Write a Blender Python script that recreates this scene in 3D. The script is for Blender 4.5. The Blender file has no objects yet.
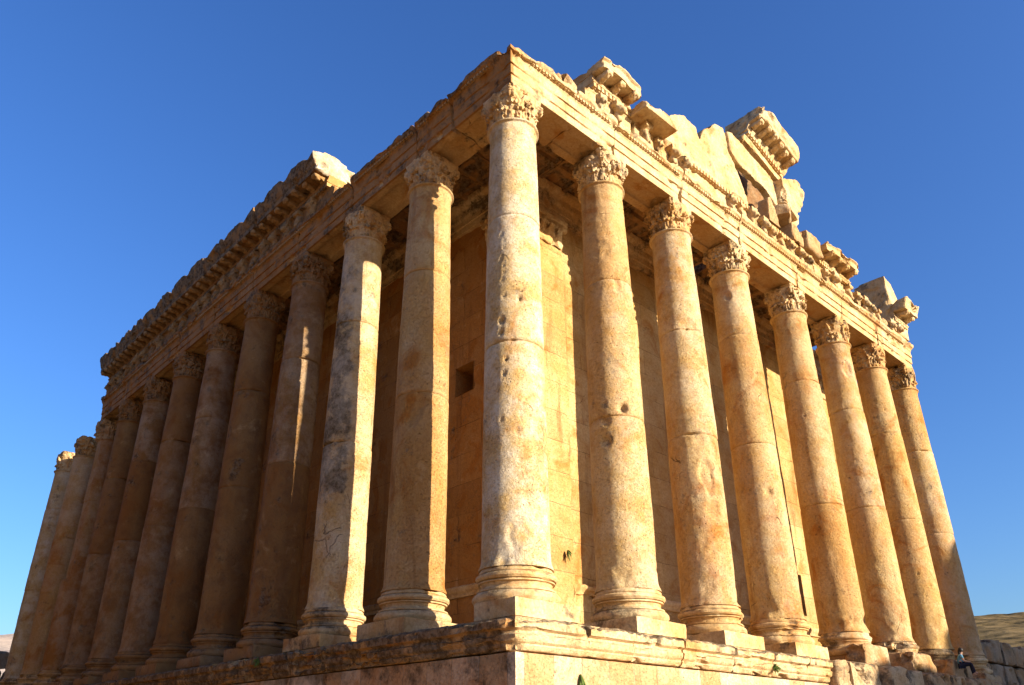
import bpy, math, random
import numpy as np
from mathutils import Vector, Matrix

random.seed(7)
RNG = np.random.default_rng(7)
S = bpy.context.scene
COL = S.collection

# ------------------------------------------------------------------ camera
CAM_POS = Vector((-15.109, -15.707, 1.712))
YAW, PITCH = 0.7431, 0.4240
cam_d = bpy.data.cameras.new('camera')
cam = bpy.data.objects.new('camera', cam_d)
COL.objects.link(cam)
cam.location = CAM_POS
cam.rotation_euler = (math.pi / 2 + PITCH, 0, -YAW)
cam_d.sensor_width = 36
cam_d.lens = 787.03 / 1024 * 36
cam_d.shift_x = 13.84 / 1024
cam_d.shift_y = 49.3 / 1024
cam_d.clip_start = 0.1
cam_d.clip_end = 60000
S.camera = cam

# ------------------------------------------------------------------ sky, sun, exposure
SUN_EL = math.radians(15.5)
SUN_AZ = math.atan2(0.300, -0.954)          # from +Y towards +X
world = bpy.data.worlds.new('World')
S.world = world
world.use_nodes = True
wn, wl = world.node_tree.nodes, world.node_tree.links
bg = wn['Background']
sky = wn.new('ShaderNodeTexSky')
sky.sky_type = 'NISHITA'
sky.sun_disc = False
sky.sun_elevation = SUN_EL
sky.sun_rotation = SUN_AZ
sky.altitude = 400
sky.air_density = 1.3
sky.dust_density = 2.0
sky.ozone_density = 6.5
hsv = wn.new('ShaderNodeHueSaturation')
hsv.inputs['Saturation'].default_value = 1.08
hsv.inputs['Hue'].default_value = 0.512
wl.new(sky.outputs[0], hsv.inputs['Color'])
wl.new(hsv.outputs[0], bg.inputs[0])
bg.inputs[1].default_value = 0.094
sun_d = bpy.data.lights.new('sun', 'SUN')
sun = bpy.data.objects.new('sun', sun_d)
COL.objects.link(sun)
sun_d.energy = 5.0
sun_d.angle = math.radians(0.53)
sun_d.color = (1.0, 0.87, 0.66)
sdir = Vector((math.sin(SUN_AZ) * math.cos(SUN_EL), math.cos(SUN_AZ) * math.cos(SUN_EL), math.sin(SUN_EL)))
sun.rotation_euler = sdir.to_track_quat('Z', 'Y').to_euler()
sun.location = (0, -60, 60)
S.view_settings.view_transform = 'Standard'
S.view_settings.look = 'None'
S.view_settings.exposure = 1.45
S.view_settings.gamma = 1.0
S.view_settings.use_curve_mapping = False
S.cycles.max_bounces = 8
S.cycles.diffuse_bounces = 3


# ------------------------------------------------------------------ noise
def _hash(ix, iy, iz, seed):
    with np.errstate(over='ignore'):
        h = (ix.astype(np.int64) * 374761393 + iy.astype(np.int64) * 668265263 + iz.astype(np.int64) * 2147483647 + seed * 974711) & 0xffffffff
        h = ((h ^ (h >> 13)) * 1274126177) & 0xffffffff
        h = h ^ (h >> 16)
    return (h & 0xffff) / 32767.5 - 1.0


def vnoise(p, seed=0):
    i = np.floor(p).astype(np.int64)
    f = p - i
    u = f * f * (3 - 2 * f)
    r = 0
    for dx in (0, 1):
        wx = u[:, 0] if dx else 1 - u[:, 0]
        for dy in (0, 1):
            wy = u[:, 1] if dy else 1 - u[:, 1]
            for dz in (0, 1):
                wz = u[:, 2] if dz else 1 - u[:, 2]
                r = r + wx * wy * wz * _hash(i[:, 0] + dx, i[:, 1] + dy, i[:, 2] + dz, seed)
    return r


def fbm(p, octaves=3, seed=0):
    a, r, t = 1.0, 0, 0
    for o in range(octaves):
        r = r + a * vnoise(p * 2.0 ** o + o * 17.3, seed + o)
        t += a
        a *= 0.5
    return r / t


def sstep(a, b, x):
    t = np.clip((x - a) / (b - a), 0, 1)
    return t * t * (3 - 2 * t)


# ------------------------------------------------------------------ mesh building
class MB:
    def __init__(self):
        self.V, self.F, self.n = [], [], 0

    def grid(self, P, close_u=False, close_v=False, cap0=False, cap1=False, flip=False):
        nu, nv = P.shape[:2]
        base = self.n
        self.V.append(P.reshape(-1, 3))
        self.n += nu * nv
        iu = np.arange(nu if close_u else nu - 1)
        iv = np.arange(nv if close_v else nv - 1)
        a, b = np.meshgrid(iu, iv, indexing='ij')
        a2, b2 = (a + 1) % nu, (b + 1) % nv
        q = np.stack([a * nv + b, a2 * nv + b, a2 * nv + b2, a * nv + b2], -1).reshape(-1, 4) + base
        self.F.append(q[:, ::-1] if flip else q)
        for flag, row, rev in ((cap0, 0, False), (cap1, nu - 1, True)):
            if flag:
                c = P[row].mean(0)
                self.V.append(c[None])
                ci = self.n
                self.n += 1
                k = np.arange(nv)
                t = np.stack([np.full(nv, ci), base + row * nv + k, base + row * nv + (k + 1) % nv], -1)
                if rev != flip:
                    t = t[:, ::-1]
                self.F.append(t)
        return self

    def box(self, lo, hi, res=0.15):
        """a box of welded, subdivided faces"""
        lo, hi = np.array(lo, float), np.array(hi, float)
        ns = np.maximum(1, np.round((hi - lo) / res).astype(int))
        idx = {}
        V, F = [], []

        def vid(i, j, k):
            key = (i, j, k)
            if key not in idx:
                idx[key] = len(V)
                V.append(lo + (hi - lo) * np.array(key) / ns)
            return idx[key]
        for ax in range(3):
            b, c = (ax + 1) % 3, (ax + 2) % 3
            for side in (0, ns[ax]):
                for p in range(ns[b]):
                    for q in range(ns[c]):
                        f = []
                        for dp, dq in ((0, 0), (1, 0), (1, 1), (0, 1)):
                            t = [0, 0, 0]
                            t[ax], t[b], t[c] = side, p + dp, q + dq
                            f.append(vid(*[int(z) for z in t]))
                        F.append(f if side else f[::-1])
        self.V.append(np.array(V))
        self.F.append(np.array(F) + self.n)
        self.n += len(V)
        return self

    def ellipsoid(self, c, r, nu=12, nv=16, R=None):
        th = np.linspace(0, math.pi, nu)[:, None]
        ph = np.linspace(0, 2 * math.pi, nv, endpoint=False)[None]
        P = np.stack([np.sin(th) * np.cos(ph) * r[0], np.sin(th) * np.sin(ph) * r[1], np.cos(th) * np.ones_like(ph) * r[2]], -1)
        if R is not None:
            P = P @ np.array(R).T
        return self.grid(P + np.array(c), close_v=True)

    def prism(self, poly, axis, a, b):
        """polygon in the plane across `axis`, extruded from a to b (for remeshing)"""
        poly = np.array(poly, float)
        P = np.zeros((2, len(poly), 3))
        o = [i for i in range(3) if i != axis]
        for k, d in enumerate((a, b)):
            P[k, :, o[0]], P[k, :, o[1]], P[k, :, axis] = poly[:, 0], poly[:, 1], d
        base = self.n
        n = len(poly)
        self.V.append(P.reshape(-1, 3))
        self.n += 2 * n
        k = np.arange(n)
        self.F.append(np.stack([k, (k + 1) % n, n + (k + 1) % n, n + k], -1) + base)
        self.ng = getattr(self, 'ng', []) + [[base + i for i in range(n)][::-1], [base + n + i for i in range(n)]]
        return self

    def mesh(self, name):
        V = np.concatenate(self.V).astype(np.float32)
        me = bpy.data.meshes.new(name)
        tot, ls = [], []
        for f in self.F:
            tot.append(np.full(len(f), f.shape[1], np.int32))
            ls.append(f.reshape(-1))
        for f in getattr(self, 'ng', []):
            tot.append(np.array([len(f)], np.int32))
            ls.append(np.array(f))
        tot, ls = np.concatenate(tot), np.concatenate(ls).astype(np.int32)
        me.vertices.add(len(V))
        me.vertices.foreach_set('co', V.reshape(-1))
        me.loops.add(len(ls))
        me.loops.foreach_set('vertex_index', ls)
        me.polygons.add(len(tot))
        me.polygons.foreach_set('loop_start', np.concatenate([[0], np.cumsum(tot)[:-1]]).astype(np.int32))
        me.polygons.foreach_set('loop_total', tot)
        me.update(calc_edges=True)
        me.validate()
        return me


def get_co(me):
    co = np.empty(len(me.vertices) * 3, np.float32)
    me.vertices.foreach_get('co', co)
    return co.reshape(-1, 3).astype(float)


def set_co(me, co):
    me.vertices.foreach_set('co', co.astype(np.float32).reshape(-1))
    me.update()


def get_no(me):
    no = np.empty(len(me.vertices) * 3, np.float32)
    me.vertex_normals.foreach_get('vector', no)
    return no.reshape(-1, 3).astype(float)


def fix_normals(me):
    import bmesh
    bm = bmesh.new()
    bm.from_mesh(me)
    bmesh.ops.recalc_face_normals(bm, faces=bm.faces)
    bm.to_mesh(me)
    bm.free()


def remeshed(me, voxel):
    """fuse overlapping pieces of stone into one carved skin"""
    o = bpy.data.objects.new('work', me)
    COL.objects.link(o)
    m = o.modifiers.new('r', 'REMESH')
    m.mode = 'VOXEL'
    m.voxel_size = voxel
    dg = bpy.context.evaluated_depsgraph_get()
    r = bpy.data.meshes.new_from_object(o.evaluated_get(dg), depsgraph=dg)
    bpy.data.objects.remove(o)
    return r


def weather(me, lo=(0.0, 1.0), hi=(0.0, 6.0), wear=0.0, wear_f=0.8, thr=0.0, iters=4, seed=0, chip=0.0, chip_f=1.5, chip_thr=0.35, off=(0, 0, 0)):
    """time's work on stone: low and high frequency roughness, worn edges, chips knocked off"""
    co = get_co(me) + np.array(off)
    if wear > 0:
        ed = np.empty(len(me.edges) * 2, np.int32)
        me.edges.foreach_get('vertices', ed)
        ed = ed.reshape(-1, 2)
        mask = sstep(thr - 0.25, thr + 0.35, fbm(co * wear_f, 3, seed + 40))
        deg = np.bincount(ed.reshape(-1), minlength=len(co)).astype(float)
        deg[deg == 0] = 1
        for _ in range(iters):
            L = np.zeros_like(co)
            for a, b in ((0, 1), (1, 0)):
                for k in range(3):
                    L[:, k] += np.bincount(ed[:, a], weights=co[ed[:, b], k], minlength=len(co))
            L = L / deg[:, None] - co
            co += L * (wear * mask)[:, None]
    set_co(me, co)
    no = get_no(me)
    d = lo[0] * fbm(co * lo[1], 3, seed) + hi[0] * fbm(co * hi[1], 3, seed + 9)
    if chip > 0:
        d = d - chip * sstep(chip_thr, chip_thr + 0.22, fbm(co * chip_f, 3, seed + 77))
    set_co(me, co + no * d[:, None] - np.array(off))
    return me


def put_attr(me, name, vals):
    a = me.attributes.new(name, 'FLOAT', 'POINT')
    a.data.foreach_set('value', np.asarray(vals, np.float32))


def link(name, me, mat, parent=None, label=None, smooth=38):
    o = bpy.data.objects.new(name, me)
    COL.objects.link(o)
    if mat is not None:
        me.materials.clear()
        me.materials.append(mat)
    me.polygons.foreach_set('use_smooth', np.ones(len(me.polygons), bool))
    if smooth:
        me.set_sharp_from_angle(angle=math.radians(smooth))
    o.parent = parent
    if label:
        o['label'] = label
    return o


def empty(name, loc=(0, 0, 0), parent=None, label=None, cat=None, group=None):
    o = bpy.data.objects.new(name, None)
    COL.objects.link(o)
    o.location = loc
    o.parent = parent
    o.empty_display_size = 0.3
    if label:
        o['label'] = label
    if cat:
        o['category'] = cat
    if group:
        o['group'] = group
    return o


def tag(o, label, cat, group=None):
    o['label'], o['category'] = label, cat
    if group:
        o['group'] = group
    return o


def resample(pts, step, closed=True):
    """points along a polyline, corners kept"""
    pts = [np.array(p, float) for p in pts]
    out = []
    m = len(pts) if closed else len(pts) - 1
    for i in range(m):
        a, b = pts[i], pts[(i + 1) % len(pts)]
        n = max(1, int(round(np.linalg.norm(b - a) / step)))
        for k in range(n):
            out.append(a + (b - a) * k / n)
    if not closed:
        out.append(pts[-1])
    return np.array(out)


def sweep_mesh(name, prof, path, outs, step=0.09, pstep=0.07):
    """closed profile (outward, z) swept along a level path; outs = outward vector (with its mitre) at each path point"""
    prof = resample(prof, pstep)
    P = []
    for i in range(len(path) - 1):
        a, b = np.array(path[i], float), np.array(path[i + 1], float)
        oa, ob = np.array(outs[i], float), np.array(outs[i + 1], float)
        n = max(1, int(round(np.linalg.norm(b - a) / step)))
        for k in range(n + (1 if i == len(path) - 2 else 0)):
            t = k / n
            c, o = a + (b - a) * t, oa + (ob - oa) * t
            P.append(np.concatenate([c[None] + prof[:, :1] * o[None], prof[:, 1:]], 1))
    mb = MB()
    mb.grid(np.array(P), close_v=True, cap0=True, cap1=True)
    me = mb.mesh(name)
    fix_normals(me)
    return me


def lathe(prof, n=96, step=0.05):
    pr = resample(prof, step, closed=False)
    th = np.linspace(0, 2 * math.pi, n, endpoint=False)
    P = np.stack([pr[:, :1] * np.cos(th), pr[:, :1] * np.sin(th), np.repeat(pr[:, 1:], n, 1)], -1)
    return P


# ------------------------------------------------------------------ materials
def new_mat(name):
    m = bpy.data.materials.new(name)
    m.use_nodes = True
    return m, m.node_tree.nodes, m.node_tree.links


def stone_mat(name, light, mid, dark, bump=0.5, lichen=0.35, streak=0.5, courses=None, tones=((0.72, 0.70, 0.66), (1.12, 1.08, 1.02)), orange=(0.35, 0.135, 0.024), pit=1.0):
    m, N, L = new_mat(name)
    bsdf = N['Principled BSDF']
    bsdf.inputs['Roughness'].default_value = 0.92
    bsdf.inputs['Specular IOR Level'].default_value = 0.12
    geo = N.new('ShaderNodeNewGeometry')
    pos = geo.outputs['Position']

    def noise(scale, detail=6, rough=0.6, vec=None, dist=0.0):
        n = N.new('ShaderNodeTexNoise')
        n.inputs['Scale'].default_value = scale
        n.inputs['Detail'].default_value = detail
        n.inputs['Roughness'].default_value = rough
        n.inputs['Distortion'].default_value = dist
        L.new(vec if vec is not None else pos, n.inputs['Vector'])
        return n.outputs['Fac']

    def ramp(src, a, b, ca=0.0, cb=1.0):
        r = N.new('ShaderNodeMapRange')
        r.interpolation_type = 'SMOOTHSTEP'
        r.inputs[1].default_value, r.inputs[2].default_value = a, b
        r.inputs[3].default_value, r.inputs[4].default_value = ca, cb
        L.new(src, r.inputs[0])
        return r.outputs[0]

    def math_(op, a, b):
        n = N.new('ShaderNodeMath')
        n.operation = op
        for i, v in enumerate((a, b)):
            if isinstance(v, (int, float)):
                n.inputs[i].default_value = v
            else:
                L.new(v, n.inputs[i])
        return n.outputs[0]

    def mix(fac, a, b, blend='MIX'):
        n = N.new('ShaderNodeMix')
        n.data_type = 'RGBA'
        n.blend_type = blend
        if isinstance(fac, (int, float)):
            n.inputs[0].default_value = fac
        else:
            L.new(fac, n.inputs[0])
        for i, v in ((6, a), (7, b)):
            if isinstance(v, tuple):
                n.inputs[i].default_value = (*v, 1)
            else:
                L.new(v, n.inputs[i])
        return n.outputs[2]

    def attr(nm, kind='GEOMETRY'):
        a = N.new('ShaderNodeAttribute')
        a.attribute_type = kind
        a.attribute_name = nm
        return a.outputs['Fac']

    mp = N.new('ShaderNodeMapping')
    mp.inputs['Scale'].default_value = (1.6, 1.6, 0.16)
    L.new(pos, mp.inputs[0])
    big, med, fine = noise(0.33, 5, 0.55), noise(1.5, 7, 0.62), noise(9, 8, 0.7)
    stk = noise(1.0, 6, 0.6, mp.outputs[0], 0.6)
    c = mix(ramp(math_('ADD', math_('MULTIPLY', big, 0.6), math_('MULTIPLY', med, 0.4)), 0.38, 0.6), light, mid)
    o = math_('ADD', ramp(noise(0.6, 6, 0.6, None, 1.0), 0.52, 0.72, 0, 0.75), attr('warm'))  # warm shifts stone to orange; raised on the flank to paint its shade
    c = mix(math_('MINIMUM', o, 0.95), c, orange)
    c = mix(math_('MINIMUM', math_('MULTIPLY', math_('ADD', attr('brown'), attr('shade_brown', 'OBJECT')), ramp(med, 0.25, 0.6, 1.0, 0.7)), 0.9), c, (0.135, 0.062, 0.024))  # brown tint paints the flank's shade into the stone colour
    c = mix(ramp(stk, 0.54, 0.72, 0, streak), c, dark)
    c = mix(ramp(noise(0.85, 8, 0.7, None, 0.4), 0.56, 0.70, 0, 0.22), c, tuple(min(1, x * 1.3 + 0.03) for x in light))
    c = mix(ramp(fine, 0.35, 0.65, 0.36, 0), c, dark)
    sp = noise(17, 8, 0.8)
    c = mix(ramp(sp, 0.57, 0.70, 0, 0.62), c, tuple(x * 0.35 for x in dark))
    # black and grey lichen: grows on tops and on the damp side of the stone, in patches
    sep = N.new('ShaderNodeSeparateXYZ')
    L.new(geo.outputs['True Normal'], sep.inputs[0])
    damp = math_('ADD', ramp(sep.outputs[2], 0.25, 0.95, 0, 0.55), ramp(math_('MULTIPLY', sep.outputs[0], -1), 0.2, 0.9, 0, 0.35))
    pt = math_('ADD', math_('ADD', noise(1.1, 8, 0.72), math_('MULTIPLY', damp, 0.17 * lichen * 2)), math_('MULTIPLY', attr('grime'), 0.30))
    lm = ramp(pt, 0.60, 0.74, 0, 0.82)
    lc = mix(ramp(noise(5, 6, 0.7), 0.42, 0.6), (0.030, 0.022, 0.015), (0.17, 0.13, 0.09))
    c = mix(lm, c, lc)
    pale = math_('MULTIPLY', ramp(noise(0.9, 9, 0.75), 0.38, 0.66), attr('pale'))
    c = mix(math_('MULTIPLY', pale, 0.75), c, (0.60, 0.53, 0.42))
    h = math_('ADD', math_('MULTIPLY', fine, 0.7), math_('MULTIPLY', med, 1.2))
    vor = N.new('ShaderNodeTexVoronoi')
    vor.inputs['Scale'].default_value = 7.5
    L.new(pos, vor.inputs['Vector'])
    pits = math_('MULTIPLY', ramp(vor.outputs['Distance'], 0.06, 0.20, 1, 0), ramp(noise(1.3, 3), 0.52, 0.66))
    h = math_('SUBTRACT', h, math_('MULTIPLY', pits, 1.3 * pit))
    c = mix(math_('MULTIPLY', pits, 0.55), c, tuple(x * 0.3 for x in dark))
    h = math_('SUBTRACT', h, math_('MULTIPLY', ramp(sp, 0.5, 0.75), 0.55))
    cr = N.new('ShaderNodeTexVoronoi')
    cr.feature = 'DISTANCE_TO_EDGE'
    cr.inputs['Scale'].default_value = 0.34
    dv = N.new('ShaderNodeVectorMath')
    dv.operation = 'ADD'
    dn = N.new('ShaderNodeTexNoise')
    dn.inputs['Scale'].default_value = 1.4
    dn.inputs['Detail'].default_value = 6
    L.new(pos, dn.inputs['Vector'])
    L.new(pos, dv.inputs[0])
    L.new(dn.outputs['Color'], dv.inputs[1])
    L.new(dv.outputs[0], cr.inputs['Vector'])
    crk = math_('MULTIPLY', ramp(cr.outputs['Distance'], 0.0, 0.007, 1, 0), ramp(noise(0.5, 3), 0.60, 0.68))
    c = mix(math_('MULTIPLY', crk, 0.7), c, tuple(x * 0.2 for x in dark))
    h = math_('SUBTRACT', h, math_('MULTIPLY', crk, 0.8))
    if courses:
        w, hh = courses
        sx = N.new('ShaderNodeSeparateXYZ')
        L.new(pos, sx.inputs[0])
        cb = N.new('ShaderNodeCombineXYZ')
        wob = math_('MULTIPLY', noise(0.9, 3), 0.12)
        L.new(math_('ADD', math_('ADD', sx.outputs[0], sx.outputs[1]), wob), cb.inputs[0])
        L.new(math_('ADD', sx.outputs[2], math_('MULTIPLY', noise(1.1, 4), 0.07)), cb.inputs[1])
        br = N.new('ShaderNodeTexBrick')
        br.offset = 0.43
        br.inputs['Scale'].default_value = 1.0
        br.inputs['Brick Width'].default_value = w
        br.inputs['Row Height'].default_value = hh
        br.inputs['Mortar Size'].default_value = 0.010
        br.inputs['Mortar Smooth'].default_value = 0.35
        br.inputs['Color1'].default_value = (*tones[0], 1)
        br.inputs['Color2'].default_value = (*tones[1], 1)
        br.inputs['Mortar'].default_value = (1, 1, 1, 1)
        L.new(cb.outputs[0], br.inputs['Vector'])
        c = mix(1.0, c, br.outputs['Color'], 'MULTIPLY')
        jm = math_('MULTIPLY', br.outputs['Fac'], ramp(noise(0.8, 5), 0.42, 0.60, 0.10, 0.85))
        c = mix(jm, c, tuple(x * 0.25 for x in dark))
        h = math_('SUBTRACT', h, math_('MULTIPLY', br.outputs['Fac'], 1.6))
    bp = N.new('ShaderNodeBump')
    bp.inputs['Strength'].default_value = bump
    bp.inputs['Distance'].default_value = 0.06
    L.new(h, bp.inputs['Height'])
    L.new(bp.outputs[0], bsdf.inputs['Normal'])
    L.new(c, bsdf.inputs['Base Color'])
    return m


CREAM, OCHRE, UMBER = (0.62, 0.48, 0.29), (0.51, 0.315, 0.125), (0.21, 0.095, 0.03)
M_SHAFT = stone_mat('limestone_shaft', (0.55, 0.41, 0.215), (0.49, 0.315, 0.115), UMBER, 0.95, 0.25, 0.5)
M_CARVED = stone_mat('limestone_carved', CREAM, OCHRE, UMBER, 0.6, 0.5, 0.35)
M_ENTAB = stone_mat('limestone_entablature', (0.58, 0.45, 0.27), (0.50, 0.33, 0.15), UMBER, 0.6, 0.65, 0.4)
M_WALL = stone_mat('limestone_ashlar', (0.55, 0.40, 0.20), (0.46, 0.28, 0.10), UMBER, 0.8, 0.3, 0.6, (2.9, 1.25), ((0.86, 0.83, 0.79), (1.06, 1.04, 1.0)))
M_PODIUM = stone_mat('limestone_podium', (0.62, 0.50, 0.36), (0.52, 0.33, 0.18), (0.22, 0.12, 0.055), 0.8, 0.5, 0.9, (1.05, 9.0), ((0.82, 0.60, 0.40), (1.12, 1.10, 1.08)))
M_CORNICE = stone_mat('limestone_podium_moulding', CREAM, OCHRE, UMBER, 0.75, 0.9, 0.4)
M_ROUGH = stone_mat('broken_limestone', (0.50, 0.37, 0.22), (0.40, 0.25, 0.12), UMBER, 1.0, 0.5, 0.3, pit=1.6)
M_BLOCKER = stone_mat('blocker_ashlar', (0.30, 0.22, 0.13), (0.24, 0.16, 0.08), (0.10, 0.065, 0.035), 0.9, 0.6, 0.5, (2.6, 1.3))
M_GREY = stone_mat('weathered_wall_stone', (0.30, 0.23, 0.16), (0.24, 0.17, 0.10), (0.10, 0.07, 0.045), 0.9, 0.8, 0.3)


def plain_mat(name, col, rough=0.8, var=0.3, scale=6.0):
    m, N, L = new_mat(name)
    b = N['Principled BSDF']
    b.inputs['Roughness'].default_value = rough
    b.inputs['Specular IOR Level'].default_value = 0.2
    n = N.new('ShaderNodeTexNoise')
    n.inputs['Scale'].default_value = scale
    n.inputs['Detail'].default_value = 5
    g = N.new('ShaderNodeNewGeometry')
    L.new(g.outputs['Position'], n.inputs['Vector'])
    r = N.new('ShaderNodeValToRGB')
    r.color_ramp.elements[0].position, r.color_ramp.elements[1].position = 0.3, 0.7
    r.color_ramp.elements[0].color = (*[c * (1 - var) for c in col], 1)
    r.color_ramp.elements[1].color = (*[c * (1 + var) for c in col], 1)
    L.new(n.outputs['Fac'], r.inputs[0])
    L.new(r.outputs[0], b.inputs['Base Color'])
    return m


# ------------------------------------------------------------------ measures (metres)
PT = 4.66                                   # podium floor
Z_BASE, Z_SHAFT, Z_RING, Z_ARCH = 5.14, 6.10, 21.55, 23.02
Z_FRIEZE, Z_DENT = 24.72, 25.62
XR = [0.0, 4.84, 9.36, 13.92, 19.35, 24.17, 28.73, 33.05]
SL = 4.666
YL = [SL * j for j in range(12)]
XE, YE = 33.05, YL[11]

# ------------------------------------------------------------------ setting: ground, hills
mb = MB()
u = np.concatenate([[-30000, -8000, -2000, -600, -200], np.linspace(-90, 110, 41), [200, 600, 2000, 8000, 30000]])
X, Y = np.meshgrid(u, u, indexing='ij')
P = np.stack([X, Y, np.zeros_like(X)], -1)
n = fbm(P.reshape(-1, 3) * 0.05, 3, 5).reshape(X.shape)
near = (np.abs(X) < 300) & (np.abs(Y) < 300)
P[..., 2] = np.where(near, n * 0.12 - 0.1, -0.1)
mb.grid(P)
M_GROUND = plain_mat('dry_earth', (0.34, 0.19, 0.07), 0.95, 0.3, 0.4)
g = link('ground', mb.mesh('ground'), M_GROUND)
g['kind'] = 'structure'


pv = MB().box((-3, -34, -0.3), (44, -2.1, 0.16), 0.8).mesh('bounce_paving')  # unseen pale paving, added to bounce warm light onto the front
weather(pv, (0.03, 0.5), seed=12)
pv = link('bounce_paving', pv, stone_mat('bounce_paving_stone', (0.56, 0.42, 0.24), (0.48, 0.32, 0.15), UMBER, 0.6, 0.1, 0.1))
pv['kind'] = 'structure'


def hill_mat(name, a, b, c, s):
    m, N, L = new_mat(name)
    bs = N['Principled BSDF']
    bs.inputs['Roughness'].default_value = 0.95
    bs.inputs['Specular IOR Level'].default_value = 0.05
    g_ = N.new('ShaderNodeNewGeometry')
    n1 = N.new('ShaderNodeTexNoise')
    n1.inputs['Scale'].default_value = s
    n1.inputs['Detail'].default_value = 10
    n1.inputs['Roughness'].default_value = 0.7
    L.new(g_.outputs['Position'], n1.inputs['Vector'])
    r = N.new('ShaderNodeValToRGB')
    e = r.color_ramp.elements
    e[0].position, e[1].position = 0.36, 0.64
    e[0].color, e[1].color = (*a, 1), (*c, 1)
    k = e.new(0.5)
    k.color = (*b, 1)
    L.new(n1.outputs['Fac'], r.inputs[0])
    L.new(r.outputs[0], bs.inputs['Base Color'])
    bp = N.new('ShaderNodeBump')
    bp.inputs['Strength'].default_value = 0.8
    bp.inputs['Distance'].default_value = 6.0 * 0.02 / s
    L.new(n1.outputs['Fac'], bp.inputs['Height'])
    L.new(bp.outputs[0], bs.inputs['Normal'])
    return m


def hill(name, az0, az1, d0, d1, el, amp, seed, mat, nu=160, nv=60):
    az = np.radians(np.linspace(az0, az1, nu))[:, None]
    t = np.linspace(0, 1, nv)[None]
    D = d0 + (d1 - d0) * t
    X = CAM_POS.x + D * np.sin(az)
    Y = CAM_POS.y + D * np.cos(az)
    Z = math.tan(math.radians(el)) * d1 * 0.93 * (t ** 0.9)
    Z = np.where(t > 0.93, Z, Z) * np.ones_like(X)
    p = np.stack([X, Y, Z], -1).reshape(-1, 3)
    f = 1 / (d1 * 0.06)
    nz = fbm(p * f, 5, seed).reshape(X.shape) * amp * d1 * (0.15 + t) + np.abs(fbm(p * f * 3, 3, seed + 3)).reshape(X.shape) * amp * 0.5 * d1 * t
    Z = Z + nz
    edge = sstep(0, 0.12, np.linspace(0, 1, nu))[:, None] * sstep(0, 0.12, 1 - np.linspace(0, 1, nu))[:, None]
    Z = Z * edge - 3
    mb = MB()
    mb.grid(np.stack([X, Y, Z], -1))
    o = link(name, mb.mesh(name), mat, smooth=0)
    o['kind'] = 'structure'
    return o


hill('hills', 55, 100, 500, 1500, 7.95, 0.004, 3, hill_mat('dry_hillside', (0.035, 0.027, 0.011), (0.155, 0.105, 0.042), (0.25, 0.17, 0.075), 0.035), 260, 90)
hill('mountains', -25, 45, 4500, 9000, 6.75, 0.006, 9, hill_mat('arid_mountain', (0.34, 0.27, 0.23), (0.40, 0.32, 0.26), (0.46, 0.37, 0.30), 0.002))

# ------------------------------------------------------------------ the temple
temple = empty('temple', (0, 0, 0), label='huge golden limestone temple ruin ringed by tall Corinthian columns on a high podium', cat='temple')


def part(name, me, mat, parent=None, label=None, smooth=38):
    return link(name, me, mat, temple if parent is None else parent, label, smooth)


# ---- podium
POD_PROF = [(1.40, PT), (1.62, PT - 0.02), (1.74, PT - 0.10), (1.72, PT - 0.30), (1.60, PT - 0.36), (1.60, PT - 0.42), (1.66, PT - 0.46), (1.62, PT - 0.60), (1.54, PT - 0.66), (1.56, PT - 0.70), (1.50, PT - 0.80), (1.45, PT - 0.82), (0.9, PT - 0.82), (0.9, PT)]
L_JOINT = 13.8


def cornice_piece(path, outs, seed, chip, parent):
    me = sweep_mesh('podium_cornice', POD_PROF, path, outs, 0.08, 0.05)
    weather(me, (0.025, 0.9), (0.016, 5), 0.28, 0.9, 0.15, 4, seed, chip, 1.3, 0.22)
    co = get_co(me)
    k = np.exp(-(np.hypot(co[:, 0] + 1.72, co[:, 1] + 1.72) / 0.45) ** 2) * (0.16 + 0.30 * np.abs(fbm(co * 2.6, 3, 99)))
    co[:, :2] += k[:, None]
    set_co(me, co)
    top = sstep(PT - 0.36, PT - 0.10, co[:, 2])
    set_co(me, co - np.array([0, 0, 1.0]) * (top * 0.07 * np.abs(fbm(co * 3.0, 3, seed + 3)) * 2)[:, None])
    weather(me, (0.0, 1), (0.0, 1), seed=seed, chip=0.07, chip_f=2.6, chip_thr=0.3)
    co = get_co(me)
    put_attr(me, 'grime', np.where((co[:, 0] < -1.38) & (co[:, 1] > -1.4), 0.45, 0.0 + 0.3 * (co[:, 2] > PT - 0.32)))
    put_attr(me, 'warm', np.where(co[:, 0] < -1.38, 0.35, 0.05))
    return part('podium_cornice', me, M_CORNICE, parent)


podium = empty('podium', (0, 0, 0), temple)
dm = MB()
for path, outs in (([(0, 0), (XE + 2.2, 0)], None), ):
    pass
die = sweep_mesh('podium_die', [(1.45, 0.9), (1.45, PT - 0.86), (0.6, PT - 0.86), (0.6, 0.9)], [(XE + 1.0, 0), (0, 0), (0, YE + 4)], [(0, -1), (-1, -1), (-1, 0)], 0.25, 0.2)
weather(die, (0.02, 0.4), (0.012, 3), seed=4, chip=0.03, chip_f=0.9)
co = get_co(die)
put_attr(die, 'pale', np.where(co[:, 0] < -1.3, 0.9, 0.35))
put_attr(die, 'grime', np.where(co[:, 0] < -1.3, 0.05 + 0.45 * sstep(PT - 1.5, PT - 0.9, co[:, 2]) , 0.0))
part('podium_wall', die, M_PODIUM, podium)
foot = sweep_mesh('podium_foot', [(1.45, 0.9), (1.62, 0.75), (1.75, 0.45), (1.95, 0.38), (1.95, -0.4), (0.6, -0.4), (0.6, 0.9)], [(XE + 1.0, 0), (0, 0), (0, YE + 4)], [(0, -1), (-1, -1), (-1, 0)], 0.3, 0.15)
weather(foot, (0.03, 0.6), (0.015, 4), 0.4, seed=6)
part('podium_foot', foot, M_CORNICE, podium)
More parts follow.
